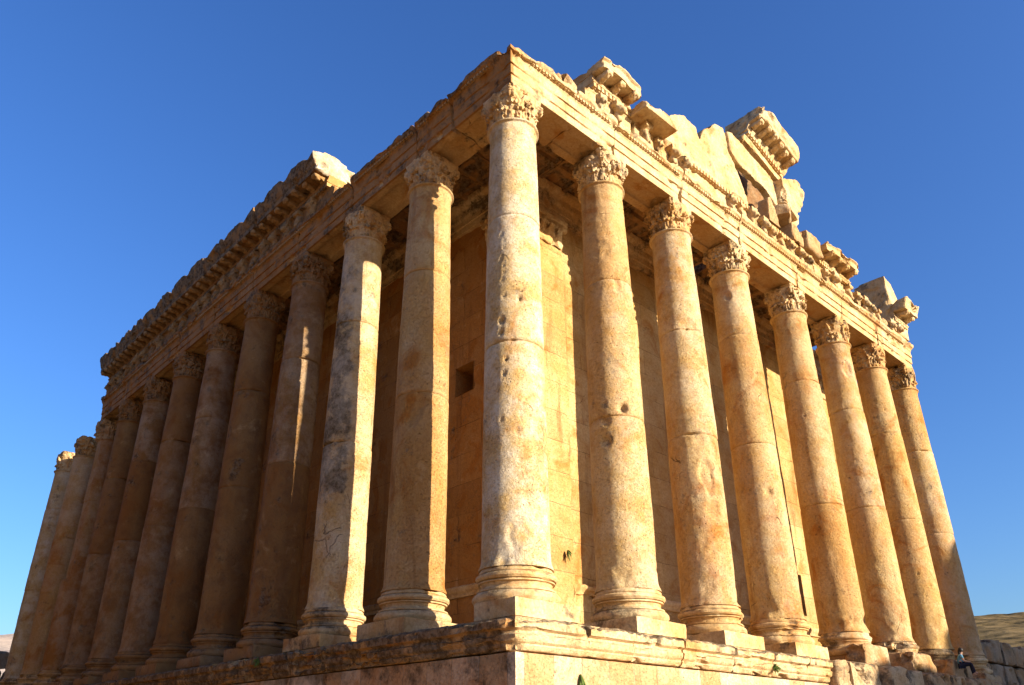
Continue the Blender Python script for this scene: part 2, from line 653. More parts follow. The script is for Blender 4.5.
fl = MB().box((-1.35, -1.35, PT - 0.8), (XE + 1.2, YE + 4, PT), 0.6).mesh('podium_floor')
weather(fl, (0.015, 0.8), seed=8)
part('podium_floor', fl, M_ROUGH, podium)
cornice_piece([(1.1, 0), (0, 0), (0, 1.6)], [(0, -1), (-1, -1), (-1, 0)], 11, 0.10, podium)
xb = [1.02, 2.9, 5.2, 7.9, 10.3, 12.6, 14.3]
for i in range(len(xb) - 1):
    cornice_piece([(xb[i], 0), (xb[i + 1] - 0.015, 0)], [(0, -1), (0, -1)], 20 + i, 0.10, podium)
yb = [1.52, 4.1, 6.9, 9.3, 12.5, 15.2, 18.6, 22.0, 27.0, 32.0, 38.0, 46.0, YE + 4]
for i in range(len(yb) - 1):
    cornice_piece([(0, yb[i]), (0, yb[i + 1] - 0.015)], [(-1, 0), (-1, 0)], 40 + i, 0.20, podium)


def block(name, lo, hi, mat, parent, seed, res=0.09, wear=0.5, lo_a=0.05, chip=0.12, iters=8, R=None, loc=None, grime=None, label=None, hi_a=0.02):
    """a quarried block with worn arrises; loc/R place it turned"""
    me = MB().box(lo, hi, res).mesh(name)
    c0 = (0, 0, 0) if loc is None else loc
    weather(me, (lo_a, 1.1), (hi_a, 5), wear, 1.2, -0.15, iters, seed, chip, 1.4, 0.15, off=c0)
    if grime is not None:
        put_attr(me, 'grime', np.full(len(me.vertices), grime))
    o = link(name, me, mat, parent, label)
    if loc is not None:
        o.location = loc
    if R is not None:
        o.rotation_euler = R
    return o


# eroded core where the podium cornice has fallen
rx = 14.35
for i, (w, zt, yo, zb) in enumerate([(1.3, 4.60, -1.85, 3.2), (2.6, 4.72, -1.75, 3.0), (2.0, 4.62, -2.1, 3.1), (2.4, 4.72, -1.75, 3.0), (2.2, 4.66, -2.0, 3.0), (2.6, 4.75, -1.75, 3.0), (2.2, 4.7, -1.95, 3.0), (2.6, 4.72, -1.85, 3.0)]):
    block('podium_block', (rx, yo, zb), (rx + w - 0.03, -0.6, zt), M_ROUGH, podium, 60 + i, 0.1, 0.6, 0.12, 0.25, 14, grime=0.3)
    rx += w

# ---- columns
BASE_PROF = [(0.3, Z_BASE), (1.08, Z_BASE), (1.16, Z_BASE + 0.04), (1.21, Z_BASE + 0.14), (1.20, Z_BASE + 0.22), (1.14, Z_BASE + 0.30), (1.05, Z_BASE + 0.33), (1.09, Z_BASE + 0.34), (1.09, Z_BASE + 0.38), (0.99, Z_BASE + 0.40), (0.96, Z_BASE + 0.47), (0.99, Z_BASE + 0.55), (1.06, Z_BASE + 0.57), (1.06, Z_BASE + 0.61), (1.00, Z_BASE + 0.62), (1.09, Z_BASE + 0.64), (1.13, Z_BASE + 0.70), (1.12, Z_BASE + 0.77), (1.05, Z_BASE + 0.82), (1.00, Z_BASE + 0.83), (1.03, Z_BASE + 0.84), (1.03, Z_BASE + 0.89), (0.98, Z_SHAFT), (0.3, Z_SHAFT)]


def shaft_radius(z):
    t = np.clip((z - Z_SHAFT) / (Z_RING - Z_SHAFT), 0, 1)
    r = 0.965 - 0.165 * (t ** 1.7)
    r = r + 0.075 * np.exp(-((z - Z_SHAFT) / 0.14) ** 2)
    r = r + np.where((z > Z_RING - 0.30) & (z < Z_RING - 0.02), 0.03 * sstep(Z_RING - 0.30, Z_RING - 0.2, z), 0)
    return r + 0.085 * np.exp(-((z - (Z_RING - 0.055)) / 0.05) ** 4)


def make_shaft(seed, cx, cy, nth=112, dz=0.085, joints=(12.6, 17.5), pits=26, dents=(), scars=(), top=None, wearlow=0.25, shear=0.02, grime_f=None, pale=0.2, warm=0.15, spall=None):
    rng = np.random.default_rng(seed)
    zt = Z_RING + 0.01 if top is None else top
    z = list(np.arange(Z_SHAFT - 0.005, zt, dz))
    z += [zt, Z_SHAFT + 0.03, Z_SHAFT + 0.06, Z_RING - 0.13, Z_RING - 0.11, Z_RING - 0.095, Z_RING - 0.08, Z_RING - 0.055, Z_RING - 0.03, Z_RING - 0.015, Z_RING]
    for j in joints:
        z = [q for q in z if abs(q - j) > 0.05] + [j - 0.045, j - 0.017, j, j + 0.017, j + 0.045]
    z = np.array(sorted(q for q in z if q <= zt))
    th = np.linspace(0, 2 * math.pi, nth, endpoint=False)
    Z, T = np.meshgrid(z, th, indexing='ij')
    R = shaft_radius(Z)
    w = np.stack([np.cos(T) * R + cx, np.sin(T) * R + cy, Z], -1).reshape(-1, 3)
    sh = Z.shape
    R = R + 0.011 * fbm(w * 0.55, 3, seed).reshape(sh) + 0.011 * fbm(w * 3.2, 3, seed + 1).reshape(sh)
    rough = sstep(0.12, 0.5, fbm(w * np.array([0.7, 0.7, 0.35]), 3, seed + 2)).reshape(sh)
    R = R - rough * (0.012 + 0.030 * np.abs(fbm(w * 5.5, 2, seed + 3)).reshape(sh))
    # spalls low down
    low = np.exp(-((Z - Z_SHAFT) / 0.9) ** 2) * sstep(0.02, 0.3, fbm(w * 1.1, 3, seed + 4)).reshape(sh)
    R = R - wearlow * 0.3 * low
    # joints: thin groove, chipped lips, drums a hair out of line
    for k, j in enumerate(joints):
        lip = 0.034 + 0.12 * sstep(0.15, 0.6, fbm(w * np.array([1.6, 1.6, 0.4]), 3, seed + 6 + k)).reshape(sh)
        R = R - lip * np.exp(-((Z - j) / 0.035) ** 2) - 0.5 * lip * sstep(0.3, 0.6, fbm(w * 1.3, 3, seed + 16 + k)).reshape(sh) * np.exp(-np.abs(Z - j) / 0.16)
    # pits and cramp holes
    for _ in range(pits):
        dents = list(dents) + [(rng.uniform(0, 6.283), rng.uniform(Z_SHAFT + 0.3, zt - 0.6), rng.uniform(0.035, 0.075), rng.uniform(0.03, 0.08))]
    grime = np.zeros(sh)
    for a, zz, rr, dp in dents:
        dth = (T - a + math.pi) % (2 * math.pi) - math.pi
        d = np.sqrt((dth * 0.9) ** 2 + (Z - zz) ** 2)
        R = R - dp * np.exp(-(d / rr) ** 4)
        grime += 0.12 * np.exp(-(d / (rr * 1.3)) ** 4)
    for a, zz, wa, hz, dp in scars:                       # broad broken scars with a ragged edge
        dth = (T - a + math.pi) % (2 * math.pi) - math.pi
        d = np.sqrt((dth * 0.9 / wa) ** 2 + ((Z - zz) / hz) ** 2) + 0.75 * fbm(w * 1.9, 4, seed + 30).reshape(sh)
        R = R - (dp + 0.04 * fbm(w * 5, 2, seed + 31).reshape(sh)) * (1 - sstep(0.55, 1.0, d))
    if spall:
        a, z0, wa, dp = spall
        dth = np.abs((T - a + math.pi) % (2 * math.pi) - math.pi)
        R = R - dp * sstep(z0, z0 + 0.12, Z + 0.15 * np.cos(T * 3)) * (1 - sstep(wa * 0.7, wa, dth + 0.15 * fbm(w * 0.8, 3, seed + 8).reshape(sh)))
    ox, oy = np.zeros(sh), np.zeros(sh)
    for j in joints:
        a = rng.uniform(0, 6.28)
        ox += np.where(Z > j, shear * math.cos(a), 0)
        oy += np.where(Z > j, shear * math.sin(a), 0)
    P = np.stack([np.cos(T) * R + ox, np.sin(T) * R + oy, Z - PT], -1)
    mb = MB().grid(P, close_v=True, cap0=True, cap1=True)
    me = mb.mesh('shaft')
    fix_normals(me)
    pad = np.zeros(len(me.vertices) - Z.size)
    if grime_f is not None:
        grime = grime + grime_f(T, Z, w, sh)
    put_attr(me, 'grime', np.concatenate([grime.reshape(-1), pad]))
    drum = np.searchsorted(np.array(joints), Z)
    dv = rng.uniform(-0.5, 1.0, 4)[drum]
    put_attr(me, 'pale', np.concatenate([np.clip(pale + 0.4 * dv, 0, 1).reshape(-1), pad]))
    put_attr(me, 'warm', np.concatenate([(warm * sstep(-0.2 - 0.5 * warm, 0.5 - 0.3 * warm, fbm(w * np.array([0.8, 0.8, 0.25]), 3, seed + 50))).reshape(-1) + warm * 0.5 * np.clip(-dv, 0, 1).reshape(-1), pad]))
    return me


# -- capital: bell, two crowns of acanthus, corner volutes, hollow-sided abacus, fused into one carved stone
def leaf(mb, ang, r0, z0, height, width, curl):
    nt, ns = 15, 13
    t = np.linspace(0, 1, nt)[:, None]
    s = np.linspace(-1, 1, ns)[None]
    lobes = 0.80 + 0.20 * np.abs(np.sin(t * math.pi * 3.5))
    wd = width * 0.5 * (0.72 + 0.5 * np.sin(t * math.pi * 0.85)) * lobes * np.where(t > 0.8, 1 - (t - 0.8) * 2.2, 1)
    zz = z0 + height * np.where(t < 0.82, t / 0.82, 1 - (t - 0.82) * 1.5) * np.ones_like(s)
    out = r0 + 0.02 + 0.05 * t + curl * np.clip((t - 0.55) / 0.45, 0, 1) ** 1.8
    ridge = 0.065 * np.cos(s * math.pi * 2.5) * (0.4 + t * 0.6) - 0.05 * s ** 2
    front = out + ridge
    back = out - 0.12 + 0 * s
    pts = []
    for rad, ss in ((front, s), (back, s)):
        x = rad * np.ones_like(s)
        y = wd * ss
        pts.append(np.stack([x * math.cos(ang) - y * math.sin(ang), x * math.sin(ang) + y * math.cos(ang), zz], -1))
    P = np.concatenate([pts[0], pts[1][:, ::-1]], 1)
    mb.grid(P, close_v=True, cap0=True, cap1=True)


def tube(mb, pts, r, n=8, cap=True):
    pts = np.array(pts, float)
    r = np.broadcast_to(np.array(r, float), (len(pts),))
    tan = np.gradient(pts, axis=0)
    tan /= np.linalg.norm(tan, axis=1)[:, None] + 1e-9
    ref = np.array([0, 0, 1.0]) if abs(tan[:, 2]).mean() < 0.8 else np.array([1.0, 0, 0])
    a = np.cross(tan, ref)
    a /= np.linalg.norm(a, axis=1)[:, None] + 1e-9
    b = np.cross(a, tan)
    th = np.linspace(0, 2 * math.pi, n, endpoint=False)
    P = pts[:, None] + r[:, None, None] * (a[:, None] * np.cos(th)[None, :, None] + b[:, None] * np.sin(th)[None, :, None])
    mb.grid(P, close_v=True, cap0=cap, cap1=cap)


CH = Z_ARCH - Z_RING                        # capital height


def make_capital(seed, damage):
    rng = np.random.default_rng(seed)
    mb = MB()
    mb.grid(lathe([(0.0, -0.02), (0.73, -0.02), (0.74, 0.25), (0.77, 0.7), (0.82, 0.95), (0.90, 1.1), (0.92, 1.3), (0.0, 1.3)], 48, 0.08), close_v=True)
    for k in range(8):
        a = k * math.pi / 4 + math.pi / 8
        if rng.random() > damage * 0.5:
            leaf(mb, a, 0.75, 0.0, 0.58 + rng.uniform(-.04, .03), 0.64, 0.12 * rng.uniform(0.5, 1.1))
        a = k * math.pi / 4
        if rng.random() > damage * 0.5:
            leaf(mb, a, 0.77, 0.1, 0.88 + rng.uniform(-.05, .03), 0.60, 0.12 * rng.uniform(0.5, 1.1))
    for k in range(4):
        a = math.pi / 4 + k * math.pi / 2
        if rng.random() < damage * 0.6:
            continue
        for sgn in (-1, 1):
            pts = []
            for t in np.linspace(0, 1, 12):
                rad, zz, da = 0.77 + 0.17 * t ** 1.6, 0.62 + 0.52 * t, sgn * 0.42 * (1 - t) + sgn * 0.06
                pts.append((rad * math.cos(a + da), rad * math.sin(a + da), zz))
            c = np.array([0.93 * math.cos(a), 0.93 * math.sin(a), 1.03])
            for t in np.linspace(0, 1, 16):
                ph = math.pi * 0.45 - t * 2 * math.pi * 1.2
                rr = 0.15 * (1 - 0.75 * t)
                e = np.array([math.cos(a), math.sin(a), 0]) * math.cos(ph) * rr + np.array([0, 0, 1]) * math.sin(ph) * rr
                q = c + e + np.array([-math.sin(a), math.cos(a), 0]) * sgn * 0.06
                pts.append(tuple(q))
            tube(mb, pts, 0.075, 7)
        mb.ellipsoid((0.84 * math.cos(a), 0.84 * math.sin(a), 0.98), (0.14, 0.14, 0.24), 8, 10)
    for k in range(4):
        a = k * math.pi / 2
        for sgn in (-1, 1):                                # inner helices
            c = np.array([0.87 * math.cos(a), 0.87 * math.sin(a), 1.02]) + sgn * 0.13 * np.array([-math.sin(a), math.cos(a), 0])
            pts = [c + np.array([-math.sin(a), math.cos(a), 0]) * sgn * 0.18 + np.array([-0.1 * math.cos(a), -0.1 * math.sin(a), -0.38])]
            for t in np.linspace(0, 1, 12):
                ph = math.pi - t * 2 * math.pi * 1.1
                rr = 0.10 * (1 - 0.6 * t)
                pts.append(c - sgn * np.array([-math.sin(a), math.cos(a), 0]) * math.cos(ph) * rr + np.array([0, 0, 1]) * math.sin(ph) * rr)
            tube(mb, pts, 0.05, 6)
        mb.ellipsoid((0.84 * math.cos(a), 0.84 * math.sin(a), 1.30), (0.09, 0.09, 0.09), 7, 9)
    # abacus
    sq = []
    for k in range(4):
        a0, a1 = math.pi / 4 + k * math.pi / 2, math.pi / 4 + (k + 1) * math.pi / 2
        p0, p1 = 1.11 * np.array([math.cos(a0), math.sin(a0)]), 1.11 * np.array([math.cos(a1), math.sin(a1)])
        m = (p0 + p1) / 2
        for t in np.linspace(0.06, 0.94, 9):
            q = p0 + (p1 - p0) * t
            q = q - m / np.linalg.norm(m) * 0.0 * 4 * t * (1 - t)
            sq.append(q)
    sq = np.array(sq)
    lay = []
    for s, zz in ((0.0, 1.12), (0.93, 1.12), (0.95, 1.26), (0.97, 1.30), (1.0, 1.36), (1.0, CH + 0.01), (0.0, CH + 0.01)):
        lay.append(np.concatenate([sq * s, np.full((len(sq), 1), zz)], 1))
    mb.grid(np.array(lay), close_v=True)
    me = mb.mesh('capital')
    fix_normals(me)
    me = remeshed(me, 0.021)
    weather(me, (0.02, 1.3), (0.022, 7), 0.4, 1.3, 0.2 - damage * 0.3, 3, seed, 0.06 + 0.24 * damage, 1.1, 0.3 - 0.2 * damage)
    weather(me, seed=seed + 1, chip=0.07, chip_f=5.0, chip_thr=0.18)
    co = get_co(me)
    no = get_no(me)
    put_attr(me, 'grime', 0.25 * sstep(-0.1, 0.4, fbm(co * 1.5, 3, seed)) + 0.15)
    put_attr(me, 'warm', np.full(len(co), 0.12))
    return me


CAPS = [make_capital(101, 0.05), make_capital(102, 0.2), make_capital(103, 0.45), make_capital(104, 0.55)]


def make_base(seed, cx, cy, damage, n=88):
    P = lathe(BASE_PROF, n, 0.03)
    P[..., 2] -= PT
    me = MB().grid(P, close_v=True).mesh('base')
    fix_normals(me)
    weather(me, (0.012, 1.0), (0.01, 5), 0.12 + 0.45 * damage, 0.9, 0.25 - damage, 2 + int(14 * damage), seed, 0.06 + 0.38 * damage, 1.0, 0.3 - 0.3 * damage, off=(cx, cy, PT))
    put_attr(me, 'grime', np.full(len(me.vertices), 0.1 + 0.3 * damage))
    return me


def make_plinth(seed, cx, cy, damage):
    if seed == 203:                          # the corner plinth has lost its flank end
        me = MB().box((-1.22, -1.22, 0.04), (1.22, 0.35, Z_BASE - PT + 0.02), 0.07).mesh('plinth')
    elif damage > 0.5:
        me = MB().box((-1.2, -1.3, 0.0), (1.2, 1.2, 0.93), 0.08).mesh('plinth')
    else:
        me = MB().box((-1.22, -1.22, 0.04), (1.22, 1.22, Z_BASE - PT + 0.02), 0.09).mesh('plinth')
    weather(me, (0.015 + 0.08 * damage, 1.0), (0.012, 5), 0.3 + 0.3 * damage, 1.0, 0.1 - damage, 3 + int(9 * damage), seed, 0.04 + 0.3 * damage, 1.1, 0.25 - 0.25 * damage, off=(cx, cy, PT))
    put_attr(me, 'grime', np.full(len(me.vertices), 0.15))
    return me


def column(cx, cy, seed, cap, dmg=0.0, parent=None, label=None, cap_rot=0, **kw):
    brown = kw.pop('brown', 0.0)
    e = empty('column', (cx, cy, PT), temple if parent is None else None, label)
    p1 = link('plinth', make_plinth(seed + 3, cx, cy, dmg), M_ROUGH if dmg > 0.3 else M_CARVED, e)
    p2 = link('base', make_base(seed + 5, cx, cy, dmg), M_CARVED, e)
    sm = make_shaft(seed, cx, cy, **kw)
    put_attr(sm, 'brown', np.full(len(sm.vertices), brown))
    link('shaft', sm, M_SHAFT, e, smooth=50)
    c = link('capital', CAPS[cap], M_CARVED, e, smooth=60)
    c.location = (0, 0, Z_RING - PT)
    c.rotation_euler = (0, 0, cap_rot * math.pi / 2)
    for q in (p1, p2, c):
        q['shade_brown'] = float(brown)  # same painted shade on plinth, base and capital
    return e


# direction angles: pi = towards -x (shaded flank), -pi/2 = towards -y (sunlit front), -2.35 = the corner
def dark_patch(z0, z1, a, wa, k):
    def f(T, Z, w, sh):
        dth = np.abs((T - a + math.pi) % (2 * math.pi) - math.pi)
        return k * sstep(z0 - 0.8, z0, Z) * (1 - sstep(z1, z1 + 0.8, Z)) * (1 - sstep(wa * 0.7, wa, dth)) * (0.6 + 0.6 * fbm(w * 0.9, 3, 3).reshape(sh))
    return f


VC = -2.35
column(XR[0], 0, 200, 1, label='corner column, pale and pitted, sunlit on its right half', pits=34, pale=0.85, warm=0.12,
       dents=[(VC - 0.42, 13.55, 0.09, 0.12), (VC - 0.45, 13.15, 0.08, 0.12), (VC + 0.22, 14.3, 0.085, 0.12), (VC + 0.3, 14.6, 0.05, 0.08), (VC - 0.25, 12.2, 0.055, 0.1), (VC - 0.32, 11.75, 0.055, 0.1), (VC + 0.5, 10.4, 0.05, 0.08)] + [(VC - 0.45 + 0.13 * math.sin(k * 2.7), 14.9 + 0.13 * k, 0.035 + 0.03 * ((k * 7) % 5) / 5, 0.03 + 0.03 * ((k * 3) % 4) / 4) for k in range(17)],
       scars=[(VC + 0.15, 6.9, 0.35, 0.45, 0.03)], joints=(12.85, 17.5))
column(XR[1], 0, 210, 0, label='column with a square cramp hole at mid height', pale=0.25, warm=0.35, joints=(11.75, 17.1),
       dents=[(VC + 0.15, 12.0, 0.16, 0.2), (VC - 0.55, 10.9, 0.17, 0.12), (VC - 0.5, 11.6, 0.14, 0.1)], scars=[(VC - 0.5, 18.4, 0.5, 0.35, 0.05), (VC + 0.3, 16.9, 0.15, 0.4, 0.05)])
column(XR[2], 0, 220, 1, pale=0.2, warm=0.45, joints=(12.3, 16.75), cap_rot=1, label='column with a long rough scar down its lower half',
       scars=[(VC + 0.25, 10.6, 0.28, 0.75, 0.09), (VC + 0.3, 9.4, 0.25, 0.4, 0.08), (VC + 0.1, 16.9, 0.5, 0.3, 0.06)], dents=[(VC + 0.05, 12.1, 0.2, 0.06)])
column(XR[3], 0, 230, 0, pale=0.25, warm=0.45, joints=(13.1, 18.2), cap_rot=2, dents=[(VC + 0.1, 11.0, 0.16, 0.12), (VC - 0.5, 20.2, 0.16, 0.12)])
column(XR[4], 0, 240, 1, dmg=0.6, pale=0.1, warm=0.45, joints=(11.6, 17.7), cap_rot=3, scars=[(VC + 0.2, 17.9, 0.3, 0.25, 0.06), (VC + 0.35, 11.9, 0.5, 0.3, 0.07)], wearlow=0.5, label='orange column on a crumbling base')
column(XR[5], 0, 250, 2, dmg=0.8, pale=0.1, warm=0.45, joints=(12.4, 17.6), scars=[(VC + 0.3, 19.9, 0.35, 0.6, 0.09)], label='column with a star shaped scar below its capital')
column(XR[6], 0, 260, 2, dmg=0.75, pale=0.15, warm=0.4, cap_rot=1)
column(XR[7], 0, 270, 3, dmg=0.4, pale=0.1, warm=0.45, cap_rot=1, label='end column with its capital half broken away')

column(0, YL[1], 310, 1, pale=0.05, warm=0.5, brown=0.15, joints=(12.7, 17.6), dents=[(3.6, 19.0, 0.1, 0.02)], scars=[(3.75, 12.1, 0.42, 0.85, 0.10)], label='column with a triangular broken scar at mid height')
column(0, YL[2], 320, 1, pale=0.35, warm=0.3, joints=(12.2, 17.4), cap_rot=1, dmg=0.15, label='grey column with a black lichen patch at mid height',
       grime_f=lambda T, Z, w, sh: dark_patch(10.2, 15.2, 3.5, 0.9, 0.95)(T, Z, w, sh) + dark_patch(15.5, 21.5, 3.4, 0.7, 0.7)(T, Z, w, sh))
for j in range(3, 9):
    column(0, YL[j], 330 + 10 * j, (0, 1, 2)[j % 3], cap_rot=j % 4, dmg=(0.1, 0.3, 0.2)[j % 3], pale=0.0, warm=0.6, brown=0.95, nth=80 if j < 6 else 64, dz=0.12 if j < 6 else 0.16, pits=14, dents=[(3.6, 17.5, 0.3, 0.02)],  # high brown paints shade onto these flank shafts
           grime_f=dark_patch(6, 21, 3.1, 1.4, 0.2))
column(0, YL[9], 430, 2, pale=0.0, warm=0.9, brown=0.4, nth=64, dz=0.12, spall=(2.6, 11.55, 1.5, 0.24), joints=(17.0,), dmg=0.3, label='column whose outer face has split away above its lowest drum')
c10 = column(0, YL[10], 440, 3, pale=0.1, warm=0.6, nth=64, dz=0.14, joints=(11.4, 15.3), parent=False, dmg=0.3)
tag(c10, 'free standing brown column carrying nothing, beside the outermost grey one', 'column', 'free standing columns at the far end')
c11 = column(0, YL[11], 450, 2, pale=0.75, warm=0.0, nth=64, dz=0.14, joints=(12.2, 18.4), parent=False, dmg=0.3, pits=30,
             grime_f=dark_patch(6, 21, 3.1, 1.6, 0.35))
tag(c11, 'outermost free standing grey column with a short broken capital at far left', 'column', 'free standing columns at the far end')

# ---- architrave
AR = [(0.78, Z_ARCH), (0.78, Z_ARCH + 0.34), (0.755, Z_ARCH + 0.36), (0.83, Z_ARCH + 0.38), (0.83, Z_ARCH + 0.76), (0.805, Z_ARCH + 0.78), (0.88, Z_ARCH + 0.80), (0.88, Z_ARCH + 1.16), (0.92, Z_ARCH + 1.20), (0.93, Z_ARCH + 1.26), (0.98, Z_ARCH + 1.34), (1.10, Z_ARCH + 1.48), (1.12, Z_ARCH + 1.66), (0.9, Z_FRIEZE), (-0.82, Z_FRIEZE), (-0.82, Z_ARCH + 1.2), (-0.74, Z_ARCH + 1.15), (-0.74, Z_ARCH), (-0.40, Z_ARCH), (-0.37, Z_ARCH + 0.07), (-0.24, Z_ARCH + 0.10), (0.24, Z_ARCH + 0.10), (0.37, Z_ARCH + 0.07), (0.40, Z_ARCH)]


def beam(path, outs, seed, grime, chip=0.10, label=None):
    me = sweep_mesh('architrave', AR, path, outs, 0.07, 0.06)
    co = get_co(me)
    up = sstep(Z_ARCH + 1.2, Z_ARCH + 1.6, co[:, 2])
    no0 = co.copy()
    weather(me, (0.012, 0.8), (0.014, 5), 0.42, 1.0, 0.12, 4, seed, chip, 1.5, 0.3)
    co = get_co(me)
    co[:, 2] -= up * (0.06 + 0.22 * sstep(0.0, 0.5, fbm(no0 * 1.1, 3, seed + 5)) + 0.08 * fbm(no0 * 4, 2, seed))
    near = np.exp(-(np.hypot(co[:, 0] + 1.0, co[:, 1] + 1.0) / 0.55) ** 2) * up
    co[:, 2] -= near * 0.16
    co[:, :2] += (near * (0.12 + 0.25 * np.abs(fbm(co * 3, 2, 7))))[:, None]
    set_co(me, co)
    put_attr(me, 'grime', grime + 0.3 * up)
    put_attr(me, 'brown', np.where(co[:, 0] < -0.7, 0.45, 0.0) + 0.3 * ((np.abs(co[:, 1]) < 0.76) | (np.abs(co[:, 0]) < 0.76)) * (co[:, 2] < Z_ARCH + 0.2))  # shade painted on the flank face and the soffit
    put_attr(me, 'warm', np.where(co[:, 0] < -0.7, 0.65, 0.0) + np.where(np.abs(co[:, 1]) < 0.74, 0.3, 0) * (co[:, 2] < Z_ARCH + 0.2))
    return part('architrave', me, M_ENTAB, None, label)


beam([(2.5, 0), (0, 0), (0, 2.45)], [(0, -1), (-1, -1), (-1, 0)], 500, 0.12)
xs = [2.51] + XR[1:7] + [XE + 0.5]
for i in range(len(xs) - 1):
    beam([(xs[i], 0), (xs[i + 1] - 0.02, 0)], [(0, -1), (0, -1)], 510 + i, 0.0)
ys = [2.46] + YL[1:9] + [YL[9] - 0.1]
for i in range(len(ys) - 1):
    beam([(0, ys[i]), (0, ys[i + 1] - 0.02)], [(-1, 0), (-1, 0)], 530 + i, 0.12)


def bead_row(axis, a, b):
    outl = np.array([(a, 0.9)] + dentil_strip(a, b, 1.035, 0.965, 0, 0, 0.17, 0.07)[1:-1] + [(b, 0.9)])
    outl = np.stack([outl[:, 0], -outl[:, 1]], 1) if axis == 'x' else np.stack([-outl[:, 1], outl[:, 0]], 1)
    me = MB().prism(outl, 2, Z_ARCH + 1.25, Z_ARCH + 1.35).mesh('bead_row')
    fix_normals(me)
    put_attr(me, 'brown', np.full(len(me.vertices), 0.5 if axis == 'y' else 0.0))  # flank beads browned as painted shade
    part('bead_row', me, M_CARVED, None, smooth=20)


# ---- frieze, consoles, cornice
def console_mesh(seed, head):
    mb = MB()                                # local: x along the wall, -y outward, z up from the frieze foot
    mb.box((-0.19, -0.10, 0.0), (0.19, 0.25, 0.88), 0.1)
    mb.box((-0.24, -0.36, 0.70), (0.24, 0.2, 0.92), 0.1)
    mb.ellipsoid((0, -0.12, 0.36), (0.20, 0.18, 0.36))
    if head:
        mb.ellipsoid((0, -0.30, 0.50), (0.19, 0.20, 0.24))
        mb.ellipsoid((0, -0.44, 0.38), (0.11, 0.12, 0.12))
        mb.ellipsoid((0.16, -0.26, 0.66), (0.07, 0.06, 0.10))
        mb.ellipsoid((-0.16, -0.26, 0.66), (0.07, 0.06, 0.10))
    mb.ellipsoid((0.09, -0.2, 0.12), (0.08, 0.10, 0.13))
    mb.ellipsoid((-0.09, -0.2, 0.12), (0.08, 0.10, 0.13))
    me = mb.mesh('console')
    fix_normals(me)
    me = remeshed(me, 0.04)
    weather(me, (0.05, 2.5), (0.03, 7), 0.4, 2, 0.0, 4, seed, 0.12, 2.0, 0.2)
    put_attr(me, 'grime', np.full(len(me.vertices), 0.15))
    return me


CONS = [console_mesh(601, True), console_mesh(602, True), console_mesh(603, False), console_mesh(604, True)]


def modillion_mesh(seed):
    pr = [(0.0, 0.0), (0.0, 0.30), (0.78, 0.30), (0.80, 0.20), (0.74, 0.12), (0.62, 0.10), (0.48, 0.13), (0.32, 0.08), (0.18, 0.0), (0.08, -0.02)]
    mb = MB()
    mb.prism([(-a, b) for a, b in pr], 0, -0.15, 0.15)
    for s in (-1, 1):
        mb.ellipsoid((s * 0.13, -0.66, 0.16), (0.06, 0.11, 0.11))
    mb.ellipsoid((0, -0.42, 0.10), (0.13, 0.25, 0.10))
    me = mb.mesh('modillion')
    fix_normals(me)
    me = remeshed(me, 0.035)
    weather(me, (0.02, 3), (0.02, 8), 0.35, 2, 0.0, 3, seed, 0.05, 2.5, 0.25)
    return me


MODS = [modillion_mesh(611), modillion_mesh(612)]


def copies(mesh, name, mat, parent, loc, rz, sc=1.0):
    o = link(name, mesh, mat, parent, smooth=60)
    o.location = loc
    o.rotation_euler = (random.uniform(-.05, .05), random.uniform(-.05, .05), rz)
    o.scale = (sc * random.uniform(0.92, 1.08), sc * random.uniform(0.85, 1.05), sc * random.uniform(0.92, 1.04))
    return o


def dentil_strip(a, b, front, back, z0, z1, pitch=0.24, gap=0.09):
    """one continuous toothed moulding along u in [a, b]; returns outline points (u, outward)"""
    pts = [(a, back)]
    u_ = a
    while u_ + pitch <= b:
        pts += [(u_, front), (u_ + pitch - gap, front), (u_ + pitch - gap, back), (u_ + pitch, back)]
        u_ += pitch
    pts += [(b, back)]
    return pts


def run(axis, a, b, mitre=None):
    """path and outward vectors for a straight length on the front (axis 'x') or on the flank (axis 'y')"""
    if axis == 'x':
        return [(a, 0), (b, 0)], [(0, -1), (0, -1)]
    return [(0, a), (0, b)], [(-1, 0), (-1, 0)]


def to_world(axis, u_, o_, z_):
    return (u_, -o_, z_) if axis == 'x' else (-o_, u_, z_)


def frieze(axis, a, b, seed, z0=Z_FRIEZE - 0.06, z1=Z_DENT, broken=0.2, grime=0.1, back=-0.7):
    me = sweep_mesh('frieze', [(0.80, z0), (0.80, z1 - 0.1), (0.84, z1 - 0.06), (0.86, z1), (back, z1), (back, z0)], *run(axis, a, b), 0.09, 0.08)
    co = get_co(me)
    up = sstep(z0 + 0.25, z1, co[:, 2])
    u_ = co[:, 0] if axis == 'x' else co[:, 1]
    prof = fbm(np.stack([u_ * 0.55, np.full_like(u_, seed), u_ * 0], 1), 4, seed)
    co[:, 2] -= up * broken * (0.5 + 1.3 * sstep(-0.3, 0.6, prof))
    set_co(me, co)
    weather(me, (0.02, 1.0), (0.045, 7), 0.4, 1.0, 0.1, 3, seed, 0.10, 1.8, 0.25)
    put_attr(me, 'grime', np.full(len(me.vertices), grime))
    put_attr(me, 'warm', np.full(len(me.vertices), 0.4 if axis == 'y' else 0.0))
    put_attr(me, 'brown', np.full(len(me.vertices), 0.8 if axis == 'y' else 0.0))  # painted shade on the flank frieze
    return part('frieze', me, M_ENTAB)


Y_PALE = 11.55


